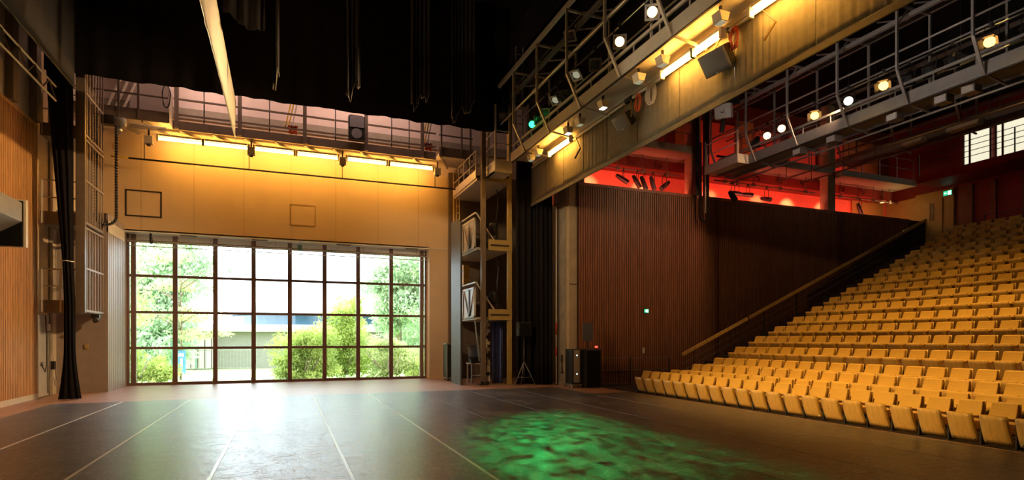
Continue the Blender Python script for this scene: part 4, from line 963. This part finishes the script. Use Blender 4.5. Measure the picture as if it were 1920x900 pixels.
# tube lamps under the bridge
for k, (a, c, lab) in enumerate(((18.9, 17.3, 'glowing orange tube lamp under the cream lighting bridge, nearest its far ladder end'), (12.15, 11.05, 'short glowing tube lamp under the cream lighting bridge, between the two hanging loudspeakers, farther one'),
                                 (10.95, 10.1, 'short glowing tube lamp under the cream lighting bridge, between the two hanging loudspeakers, nearer one'), (9.15, 6.9, 'longest glowing tube lamp under the cream lighting bridge, above the big loudspeaker'))):
    tube_lamp((8.95, c, 8.56), (8.95, a, 8.56), lab, 'tube lamps under the cream lighting bridge')
for k, y in enumerate((19.6, 18.95, 16.6, 15.8, 14.4, 12.6, 11.6, 9.6)):
    h = thing('bridge_flood', (8.5, y, 8.5), 'small square floodlight under the cream lighting bridge, %s from its far end' % NTH[k], 'floodlight', 'small floodlights under the cream lighting bridge')
    MB().prism([(8.38, y - .13, 8.70), (8.66, y - .13, 8.70), (8.60, y - .13, 8.50), (8.44, y - .13, 8.50)], (0, .26, 0)).build('housing', M['cream_metal'], h, bevel=.01)
    MB().box(8.45, 8.59, y - .1, y + .1, 8.488, 8.5).build('lens', M['lens_white'] if k in (2, 4) else M['lens_dim'], h)
    MB().bar((8.52, y, 8.7), (8.52, y, 8.87), .05).build('bracket', M['dark_metal'], h)

def spotlight(pos, aim, label, r=.13, L=.42, lens='lens_dark', frame=True, up=.42, group='spotlights on the cream lighting bridge', body='black_plastic', framem='grey_metal', barn=False, name='stage_spotlight'):
    pos = Vector(pos); d = (Vector(aim) - pos).normalized(); s = d.cross(V(0,0,1)).normalized(); u = s.cross(d)
    t = thing(name, pos, label, 'spotlight', group)
    MB().lathe(pos - d*L*.6, d, [(0, r*.45), (.03, r*.7), (L*.35, r*.95), (L*.6, r), (L, r)], 14, True, False).build('housing', M[body], t, smooth=False)
    f = pos + d * L * .4
    MB().lathe(f - d*.03, d, [(0, r*.9), (.012, r*.86), (.018, .02)], 16).build('lens', M[lens], t, smooth=False)
    if frame:
        b = MB(); R = r * 1.32; w = r * .42
        for sx, sy, hx, hy in ((0, 1, R, w/2), (0, -1, R, w/2), (1, 0, w/2, R), (-1, 0, w/2, R)):
            b.obox(f + s*sx*(R - w/2) + u*sy*(R - w/2) + d*.012, s*hx, u*hy, d*.006)
        b.build('gel_frame', M[framem], t)
    if barn:
        for sx, sy in ((0, 1), (1, 0), (-1, 0)):
            e = s*sx + u*sy; w_ = s if sy else u
            MB().obox(f + e*(r*1.15) + d*.10, w_*r*.95, (d*.9 + e*.45).normalized()*.10, e.cross(w_)*.003 + d*.001).build('barn_door', M['black_plastic'], t)
    k = V(0,0,1); top = pos + k*(up - .06)
    MB().tube([pos + s*r*1.12, pos + s*r*1.2 + k*(up*.55), pos + s*r*.7 + top - pos - k*.02, pos - s*r*.7 + top - pos - k*.02, pos - s*r*1.2 + k*(up*.55), pos - s*r*1.12], .012, 6).build('yoke', M[body], t, smooth=True)
    MB().box(pos.x - .03, pos.x + .03, pos.y - .035, pos.y + .035, top.z - .03, pos.z + up + .035).build('clamp', M['dark_metal'], t)
    return t
CAM = (2.0, 2.0, 2.0)
for x, y, z, aim, lens, fr, lab in (
    (8.5, 12.0, 10.02, CAM, 'lens_warm', 'white_paint', 'lit warm spotlight on the cream lighting bridge, highest in view'),
    (8.5, 13.5, 10.0, CAM, 'lens_warm', 'white_paint', 'lit warm spotlight on the cream lighting bridge, second from the top of the view'),
    (8.45, 14.75, 9.95, (3, 4, 0), 'lens_dark', 'grey_metal', 'unlit spotlight with a greenish lens beside the warm lit pair on the bridge'),
    (8.5, 15.9, 10.2, (2, 12, 0), 'lens_dim', 'white_paint', 'pale-framed spotlight on the bridge above the third outrigger'),
    (8.5, 16.6, 9.95, (5, 14, 0), 'lens_dark', 'dark_metal', 'dark downward spotlight on the bridge just above its cream fascia'),
    (8.5, 17.4, 10.0, (3, 13, 0), 'lens_dim', 'white_paint', 'white-framed spotlight on the bridge next to the green lamp, facing down'),
    (8.5, 16.95, 10.0, (4, 13, 0), 'lens_dark', 'dark_metal', 'dark spotlight on the bridge right beside the white-framed one'),
    (8.5, 18.3, 9.9, (4, 12, 0), 'lens_dark', 'grey_metal', 'unlit spotlight with a dull frame between green lamp and white-framed lamp'),
    (8.5, 18.85, 9.85, (5, 13, 0), 'lens_dark', 'dark_metal', 'dark spotlight with a bluish lens beside the green lamp'),
    (8.5, 19.5, 9.85, (4, 5, 0), 'lens_green', 'dark_metal', 'spotlight glowing bright green at the far end of the bridge'),
    (8.1, 15.6, 11.2, (3, 10, 0), 'lens_dark', 'grey_metal', 'upper unlit spotlight hung from the top chord of the bridge'),
    (7.8, 20.6, 10.5, (5, 14, 0), 'lens_dark', 'dark_metal', 'dark spotlight above the end landing of the bridge'),
):
    spotlight((x, y, z), aim, lab, .14, .46, lens, True, .48 if z < 11 else .45, framem=fr)
g = lamp('SPOT', (8.3, 19.1, 9.75), (6.1, 9.6, 0), 10000, (.03, 1, .20), .03, spot=30, blend=.8)
g.data.use_nodes = True            # leaf-shaped breakup gobo in the green lamp
nt = g.data.node_tree; em = nt.nodes['Emission']; tc = nt.nodes.new('ShaderNodeTexCoord'); sx = nt.nodes.new('ShaderNodeSeparateXYZ')
nt.links.new(tc.outputs['Normal'], sx.inputs[0])
dv = [nt.nodes.new('ShaderNodeMath') for _ in range(2)]; cb = nt.nodes.new('ShaderNodeCombineXYZ')
for k, n in enumerate(dv):
    n.operation = 'DIVIDE'; nt.links.new(sx.outputs[k], n.inputs[0]); nt.links.new(sx.outputs[2], n.inputs[1]); nt.links.new(n.outputs[0], cb.inputs[k])
nz = nt.nodes.new('ShaderNodeTexNoise'); nz.inputs['Scale'].default_value = 40; nz.inputs['Detail'].default_value = 8; nz.inputs['Roughness'].default_value = .65; nz.inputs['Distortion'].default_value = .1
nt.links.new(cb.outputs[0], nz.inputs['Vector'])
rp = nt.nodes.new('ShaderNodeValToRGB'); rp.color_ramp.elements[0].position = .38; rp.color_ramp.elements[1].position = .70
nt.links.new(nz.outputs[0], rp.inputs[0]); nt.links.new(rp.outputs[0], em.inputs['Strength'])
# hanging loudspeakers under the bridge
def hung_speaker(c, L, label):
    x, y, z = c; t = thing('hanging_loudspeaker', c, label, 'loudspeaker', 'grey hanging loudspeakers under the cream lighting bridge')
    d = V(-.80, -.10, -.60).normalized(); s = d.cross(V(0,0,1)).normalized(); u = s.cross(d); c = V(*c)
    # cabinet: trapezoid wedge, wide at the front
    hw, hh, dp = L*.5, L*.34, L*.52
    F = [c + s*a*hw + u*e*hh for a, e in ((-1,-1),(1,-1),(1,1),(-1,1))]; K = [c - d*dp + s*a*hw*.62 + u*e*hh*.86 for a, e in ((-1,-1),(1,-1),(1,1),(-1,1))]
    MB().add(F + K, [(0,1,2,3),(7,6,5,4),(0,4,5,1),(1,5,6,2),(2,6,7,3),(3,7,4,0)]).build('cabinet', M['black_plastic'], t, bevel=.015)
    def g_(a, e): return c + s*(2*a-1)*hw*.98 + u*(2*e-1)*hh*.98 + d*(.012 + .07*L*math.cos((2*a-1)*PI/2))
    MB().grid(g_, 10, 4).build('grille', M['grille'], t, smooth=True, solid=.01)
    q = g_(.5, .06) + d*.014
    MB().obox(q, s*.03, u*.014, d*.004).build('badge', M['white_paint'], t)
    top = V(9.1, y, 8.66)
    for sy in (-1, 1):
        MB().bar(c - d*dp*.5 + s*sy*hw*.84, top + V(0, sy*.12, 0), .04, .015).build('bracket_arm', M['ochre_metal'], t)
    MB().tube([c - d*dp*.95, c - d*dp + V(.03, .2, .25), top + V(0, .3, 0)], .012, 6).build('cable', M['orange'], t, smooth=True)
    MB().box(top.x - .05, top.x + .05, y - .16, y + .16, 8.6, 8.72).build('clamp', M['dark_metal'], t)
hung_speaker((8.85, 10.15, 7.98), .74, 'bigger grey loudspeaker under the cream bridge, below the longest tube lamp')
hung_speaker((8.85, 13.95, 7.98), .62, 'smaller grey loudspeaker under the cream bridge, beside the looped orange cables')
for k, (y, lab) in enumerate(((13.4, 'red-orange cable bundle looped under the bridge above the smaller loudspeaker'), (9.75, 'red-orange cable bundle looped under the bridge above the bigger loudspeaker'))):
    rr = random.Random(k); pts = []
    for j in range(5):
        for i in range(12):
            a = 2*PI*i/12; pts.append((9.05 + rr.uniform(-.02, .02), y + .1*math.sin(a) + j*.02, 8.38 + .24*math.cos(a)))
    tag(MB().tube(pts, .014, 5).build('cable_bundle', M['orange'], smooth=True), lab, 'cable', 'orange cable bundles under the cream bridge')
pts = [(9.05, 12.72 + .16*math.sin(a) + .003*i, 8.36 + .26*math.cos(a) * (1 + .06*math.sin(i))) for i, a in enumerate([2*PI*i/16 for i in range(70)])]
tag(MB().tube(pts, .011, 5).build('cable_coil', M['cream_metal'], smooth=True), 'coiled tan cable hanging beside the orange cable bundle under the bridge', 'cable')
for k, (y, lab) in enumerate(((17.0, 'thin dangling rod with a dark tip under the bridge near its far tube lamp'), (8.9, 'thin dangling rod with a clamp under the longest tube lamp'))):
    h = thing('dangling_rod', (9.05, y, 7.9), lab, 'rod')
    MB().tube([(9.1, y + .15, 8.62), (9.05, y - .25, 8.15)], .014, 6).build('arm', M['dark_metal'], h)
    MB().bar((9.05, y - .25, 8.15), (8.95, y - .05, 7.85), .035).build('tip', M['ochre_metal'] if k else M['dark_metal'], h)

# ------------------------------------------------------------------ bridge over the seating
B2 = bridge('auditorium_lighting_bridge', 17.0, 18.0, 16.52, 3.0, 19.4, 8.76, (19.2, 17.23, 15.28, 13.3, 11.36, 9.38, 7.4), M['grey_metal'], M['grey_metal'], 'grey steel lighting bridge above the seating with lit amber spotlights')
MB().tube([(17.35, 3, 10.2), (17.35, 19.2, 10.2)], .028, 8).build('lamp_bar', M['grey_metal'], B2, smooth=True)
MB().tube([(17.7, 3, 8.5), (17.7, 19.4, 8.5)], .035, 8).build('under_bar', M['grey_metal'], B2, smooth=True)
MB().box(16.45, 16.5, 17.6, 19.5, 8.76, 9.12).box(16.5, 17.0, 17.6, 17.65, 8.76, 9.12).box(16.5, 17.0, 17.65, 19.5, 8.80, 8.84).build('end_landing', M['cream_metal'], B2)  # stretch of fascia lit pale: its brightness is put into cream paint
for z in (9.55, 10.0): MB().tube([(16.48, 19.5, z), (16.48, 17.62, z)], .022, 8).build('landing_rail', M['cream_metal'], B2, smooth=True)
for y in (19.4, 17.63): MB().box(16.45, 16.51, y - .03, y + .03, 9.1, 10.05).build('landing_post', M['cream_metal'], B2)
A2 = (6, 6, 1.5)
for x, y, z, aim, lens, lab in ((17.3, 9.4, 9.72, A2, 'lens_amber', 'lit amber spotlight on the grey bridge, biggest and highest in view'),
    (17.3, 12.3, 9.75, A2, 'lens_amber', 'lit amber spotlight with barn doors on the grey bridge, next below the biggest'),
    (17.3, 13.5, 9.74, A2, 'lens_white', 'lit whitish spotlight in the middle of the grey bridge'),
    (17.3, 14.8, 9.72, A2, 'lens_amber', 'lit amber spotlight on the grey bridge between the whitish lamp and the close pair'),
    (17.3, 16.25, 9.76, A2, 'lens_warm', 'upper lamp of the close lit pair at the far end of the grey bridge'),
    (17.2, 16.85, 9.68, (8, 8, 2), 'lens_warm', 'lower lamp of the close lit pair at the far end of the grey bridge')):
    spotlight((x, y, z), aim, lab, .15, .42, lens, False, .45, 'lit spotlights on the grey bridge', barn=(lens == 'lens_amber'))
for k, y in enumerate((17.6, 11.6, 11.0, 10.4, 8.6)):
    spotlight((17.4, y, 9.7), (10, y - 3, 0), ('unlit black spotlight on the grey bridge near its pale end landing', 'unlit black spotlight on the grey bridge, first beside the barn-door lamp', 'unlit black spotlight on the grey bridge, midway between two amber lamps', 'unlit black spotlight on the grey bridge, close below the biggest lamp', 'unlit black spotlight on the grey bridge, past the biggest lamp')[k], .13, .42, 'lens_dark', True, .47, 'unlit spotlights on the grey bridge', framem='dark_metal')
for k, y in enumerate((15.5, 14.1, 12.0, 10.6, 9.9)):
    h = thing('bridge_vent_box', (17.4, y, 8.5), 'small grey louvred box under the grey bridge, %s from its pale end landing' % NTH[k], 'floodlight', 'louvred boxes under the grey bridge')
    MB().box(17.2, 17.55, y - .17, y + .17, 8.52, 8.74).build('housing', M['grey_metal'], h, bevel=.01)
    b = MB()
    for j in range(5): b.box(17.18, 17.2, y - .14, y + .14, 8.55 + j*.036, 8.57 + j*.036)
    b.build('louvre', M['white_paint'], h)
# projector head at the landing
h = thing('projector_head', (15.5, 17.3, 10.1), 'white square projector head with a small dark mark, hanging by the grey bridge', 'projector')
d = V(-.8, -.55, -.25).normalized(); s = d.cross(V(0,0,1)).normalized(); u = s.cross(d); c = V(15.5, 17.3, 10.5)
MB().obox(c, s*.30, u*.26, d*.18).build('housing', M['white_paint'], h, bevel=.03)
q = c + d*.183
MB().obox(q - s*.05, s*.012, u*.06, d*.004).obox(q - u*.05, s*.06, u*.012, d*.004).obox(q + s*.05 - u*.02, s*.012, u*.03, d*.004).build('dark_mark', M['black_plastic'], h)
MB().bar(c - u*.25 + d*.05, c - u*.75 + s*.12, .16, .14).build('snout', M['black_plastic'], h, bevel=.02)
MB().obox(c + V(.25, .1, .45), (.35, 0, .1), (0, .3, 0), (0, 0, .25)).build('yoke_case', M['black_plastic'], h, bevel=.03)
MB().tube([c + V(.2, .1, .6), (15.7, 17.4, 13.38)], .03, 8).build('drop_pole', M['dark_metal'], h)
# cable chain at the niche column
for x in (16.3, 16.85):
    tag(MB().box(x - .09, x + .09, 19.78, 19.965, 7.95, 12.5).build('cable_riser', M['black_plastic']), 'black vertical cable riser %s the chain loop by the niche column' % ('before' if x < 16.5 else 'behind'), 'cable riser', 'cable risers at the niche column')
chain_loop('cable_chain', 16.42, 16.78, 19.7, 10.2, 10.2, 6.85, M['dark_metal'], 'black cable chain loop hanging over the walnut-slatted wall')
MB().tube([(16.6, 19.62, 10.2), (16.6, 19.62, 7.2)], .03, 8).build('pale_cable', M['cream_metal'], bpy.data.objects['cable_chain.001'], smooth=True)
# far dark bridge and steel lines
B3 = bridge('far_lighting_bridge', 24.0, 24.9, 23.6, 4, 19.4, 9.9, (19.0, 16.5, 14.0, 11.5), M['brown_metal'], M['brown_metal'], 'dim brown lighting bridge above the upper rows of seats')
for k, (y0, ya) in enumerate(((13.2, 14.3), (15.2, 16.0), (10.6, 11.8))):
    h = thing('bridge_flood', (23.7, (y0 + ya)/2, 9.9), 'dim tan floodlight hood on the far brown bridge, %s of three' % ('middle', 'farthest', 'nearest')[k], 'floodlight', 'tan floodlights on the far brown bridge')
    MB().prism([(23.5, y0, 9.75), (23.9, y0, 9.75), (23.85, y0, 9.95), (23.6, y0, 9.98)], (0, ya - y0, 0)).build('hood', M['pale_concrete'], h, bevel=.02)
    MB().bar((23.75, (y0+ya)/2, 9.93), (24.03, (y0+ya)/2, 10.1), .06).build('bracket', M['dark_metal'], h)
for k, (x, z) in enumerate(((20.5, 8.9), (22.0, 9.0))):
    h = thing('lighting_pipe', (x, 12, z), 'dark level lighting pipe over the seating, %s the grey bridge' % ('next to' if not k else 'second from'), 'pipe', 'dark pipes over the seating')
    MB().tube([(x, 5, z), (x, 19.6, z)], .03, 8).build('pipe', M['brown_metal'], h, smooth=True)
    for y in (8, 12, 16, 19): MB().tube([(x, y, z), (x, y, 13.39)], .012, 5).build('dropper', M['dark_metal'], h)
# niche: pipe and hanging fixtures
for k, (x0, x1) in enumerate(((11.2, 16.2), (18.2, 24.4), (25.6, 30.4))):
    h = thing('niche_pipe', ((x0+x1)/2, 20.9, 9.0), 'lighting pipe in the red niche, %s bay from the stage' % NTH[k], 'pipe', 'lighting pipes in the red niche')
    MB().tube([(x0, 20.9, 9.08), (x1, 20.9, 9.08)], .035, 8).build('pipe', M['brown_metal'], h, smooth=True)
    for j in range(4):
        x = x0 + .6 + j*(x1 - x0 - 1.2)/3
        MB().box(x - .07, x + .07, 20.84, 20.96, 9.0, 9.16).build('pipe_clamp', M['brown_metal'], h)
        MB().tube([(x, 20.9, 9.1), (x, 20.9, 9.8)], .016, 6).build('dropper', M['brown_metal'], h)
NF = [(13.35, 8.62, (.5, -.2, -.35), 'first spotlight in the red niche, tilted the other way from its neighbours'), (14.05, 8.55, (.35, -.1, -.6), 'second spotlight in the red niche, first of three hanging steeply'), (14.4, 8.52, (.3, -.1, -.8), 'third spotlight in the red niche, middle of three hanging steeply'),
      (14.85, 8.55, (.3, 0, -.9), 'fourth spotlight in the red niche, longest and hanging steepest'), (15.45, 8.55, (-.6, -.1, -.45), 'fifth spotlight in the red niche, pointing back to the stage'),
      (19.5, 8.6, (-1, -.1, 0), 'level spotlight in the second niche bay, nearer the stage of the pair'), (20.15, 8.6, (1, -.1, 0), 'level spotlight in the second niche bay, farther of the pair'), (21.3, 8.5, (0, -.9, -.3), 'round-faced spotlight facing out of the second niche bay'),
      (27.6, 8.5, (.3, -.1, -.9), 'lone steep spotlight in the third niche bay')]
for x, z, dd, lab in NF:
    p = V(x, 20.9, z); q = p + V(*dd)*3
    spotlight(p, q, lab, .105, .62, 'lens_dark', False, 9.08 - z, 'black spotlights in the red niche')
spotlight((17.7, 19.2, 7.9), (17.9, 18.6, 6.9), 'black spotlight hung low at the niche column under the grey bridge', .12, .5, 'lens_dark', False, .62, 'spotlights at the niche column')
# railings of the gallery and the rear balcony
h = thing('gallery_railing', (14, 20.1, 10.1), 'thin steel railing on the side gallery above the red niche, stage end', 'railing')
railing(h, [(10.8, 20.1), (16.3, 20.1)], 10.1, (1.05, .55), M['grey_metal'], .04, 4, .02)
h = thing('gallery_railing', (22, 20.1, 10.1), 'thin steel railing on the side gallery above the second niche bay', 'railing')
railing(h, [(19.0, 20.1), (24.5, 20.1)], 10.1, (1.05, .55), M['grey_metal'], .04, 4, .02)
h = thing('gallery_railing', (28, 20.1, 10.1), 'thin steel railing on the side gallery beside the rear balcony', 'railing')
railing(h, [(25.4, 20.1), (30.5, 20.1)], 10.1, (1.05, .55), M['grey_metal'], .04, 4, .02)
h = thing('balcony_railing', (29.55, 12, 9.98), 'dark railing along the rear balcony in front of the lit windows', 'railing')
railing(h, [(29.55, 5), (29.55, 19.2)], 9.98, (1.1, .85, .6, .35), M['dark_metal'], .04, 7, .016)
h = thing('rear_row_rail', (30.2, 14, 6.9), 'dark rail behind the topmost row of seats', 'railing')
railing(h, [(29.4, 8), (29.4, 16.2)], FZ[17], (1.3, 1.0), M['dark_metal'], .04, 5, .016)
# house lights on the auditorium ceiling
for k, p in enumerate(HOUSE):
    h = thing('house_light', p, 'black can house light over the seating, %s pair from the stage, %s one' % (NTH[k // 2], ('farther', 'nearer')[k % 2]), 'house light', 'house lights over the seating')
    MB().lathe((p[0], p[1], p[2] - .4), (0, 0, 1), [(0, .22), (.35, .22), (.45, .1)], 16, False, True).build('can', M['black_plastic'], h, smooth=False)
    MB().tube([(p[0], p[1], p[2]), (p[0], p[1], 13.4)], .02, 6).build('stem', M['dark_metal'], h)
# red and warm lamps of the niche and galleries: LED battens lying behind the parapet
for k, (x0, x1) in enumerate(((10.9, 16.3), (18.2, 24.4), (25.4, 29.6))):
    xm = (x0 + x1)/2; L = x1 - x0
    h = thing('led_batten', (xm, 20.6, 7.98), 'red LED batten lying behind the slatted parapet, %s bay from the stage' % NTH[k], 'LED batten', 'red LED battens behind the slatted parapet')
    MB().box(x0, x1, 20.5, 20.6, 7.985, 8.06).build('housing', M['black_plastic'], h)
    MB().box(x0, x1, 20.6, 20.604, 8.0, 8.05).build('led_strip', M['led'], h)
    lamp('AREA', (xm, 20.62, 8.06), (xm, 22.2, 8.75), 66 * L / 5, (1, .16, .09), L, .08)
    h = thing('led_batten', (xm, 20.8, 10.1), 'red LED batten on the side gallery floor, %s bay from the stage' % NTH[k], 'LED batten', 'red LED battens on the gallery floor')
    MB().box(x0, x1, 20.7, 20.8, 10.105, 10.18).build('housing', M['black_plastic'], h)
    MB().box(x0, x1, 20.8, 20.804, 10.12, 10.17).build('led_strip', M['led'], h)
    lamp('AREA', (xm, 20.85, 10.2), (xm, 22.2, 11.2), 16 * L / 5, (1, .11, .06), L, .08)
for x, e in ((12.4, 26), (15.1, 22), (19.0, 26), (22.0, 20), (24.0, 40), (26.4, 26)):
    lamp('SPOT', (x, 21.1, 9.0), (x, 22.2, 8.55), e*6, (1, .60, .24), .04, spot=60, blend=1)
h = thing('ceiling_lamp', (29.6, 21.13, 9.1), 'small warm ceiling lamp in the passage by the yellow rear doorway', 'ceiling lamp')
MB().lathe((29.6, 21.13, 9.1), (0, 0, 1), [(0, .12), (.06, .15), (.1, .15)], 16, False, True).build('lamp_shade', M['cream_metal'], h)
MB().lathe((29.6, 21.13, 9.12), (0, 0, 1), [(0, .1), (.02, .1)], 16).build('lamp_disc', M['lens_warm'], h)
MB().tube([(29.6, 21.13, 9.2), (29.6, 21.13, 9.78)], .02, 6).build('stem', M['dark_metal'], h)
lamp('POINT', (29.9, 20.6, 8.9), None, 14, (1, .68, .25), .1)
# work lights: catwalk level and upstage left
for k, (x, y, z, e, c, lab) in enumerate(((-2.5, 23.3, 13.4, 110, (1, .60, .47), 'white work light bar above the rear catwalk, near the ribbed wall box'), (3.0, 23.3, 13.4, 110, (1, .60, .47), 'white work light bar above the rear catwalk, near the stage mast'))):
    h = thing('work_light_bar', (x, y, z), lab, 'work light', 'work lights above the catwalk')
    MB().box(x - 1.5, x + 1.5, y - .06, y + .06, z, z + .1).build('housing', M['grey_metal'], h)
    MB().tube([(x - 1.4, y, z - .03), (x + 1.4, y, z - .03)], .03, 8).build('tube', M['lens_white'], h)
    MB().tube([(x, y, z + .1), (x, y, 15)], .02, 6).build('stem', M['dark_metal'], h)
    lamp('AREA', (x, y, z - .08), (x, 25.8, 11.0), e, c, 2.8, .1)

# added unseen fill lamps over the slatted wall, aimed at the front rows, the gallery tower and the bridge
sl = spotlight((-5.7, 8.0, 8.58), (12.2, 10.6, .3), 'added unseen fill spotlight over the oak-slatted wall aimed at the front row of seats', .14, .42, 'lens_warm', False, .42, 'added side spotlights over the oak-slatted wall')
MB().box(-5.02, -5.0, 7.2, 9.0, 7.9, 8.325).box(-5.5, -5.0, 8.0, 8.03, 7.9, 7.92).build('bottom_light_block', M['black_plastic'], sl)  # unseen plate added to keep the fill off the stage floor
MB().box(-5.02, -5.0, 7.2, 9.0, 8.405, 9.0).box(-5.5, -5.0, 8.0, 8.03, 8.98, 9.0).build('top_light_block', M['black_plastic'], sl)  # unseen plate added to keep the fill off the upper rows
spotlight((-5.7, 10.5, 8.58), (7.8, 22.5, 4.5), 'added unseen fill spotlight over the oak-slatted wall aimed at the gallery tower', .14, .42, 'lens_warm', False, .42, 'added side spotlights over the oak-slatted wall')
spotlight((-5.7, 6.5, 8.58), (8.4, 15, 9.6), 'added unseen fill spotlight over the oak-slatted wall aimed at the cream lighting bridge', .14, .42, 'lens_warm', False, .42, 'added side spotlights over the oak-slatted wall')
h = thing('bridge_flood', (9.7, 11.0, 8.6), 'added unseen floodlight behind the grey-green valance aimed at the grey bridge', 'floodlight')  # fill lamp added out of view to brighten the grey bridge
MB().prism([(9.42, 10.8, 8.6), (9.66, 10.8, 8.66), (9.66, 10.8, 8.40), (9.42, 10.8, 8.46)], (0, .4, 0)).build('housing', M['black_plastic'], h, bevel=.01)
MB().box(9.66, 9.67, 10.84, 11.16, 8.43, 8.63).build('lens', M['lens_white'], h)
MB().box(10.18, 10.2, 9.3, 12.7, 7.95, 8.46).bar((9.6, 11, 8.44), (10.19, 11, 8.4), .03).build('lower_light_block', M['black_plastic'], h)  # plate added to keep this fill off the seats
MB().bar((9.29, 11, 8.95), (9.52, 11, 8.55), .04).build('bracket', M['dark_metal'], h)
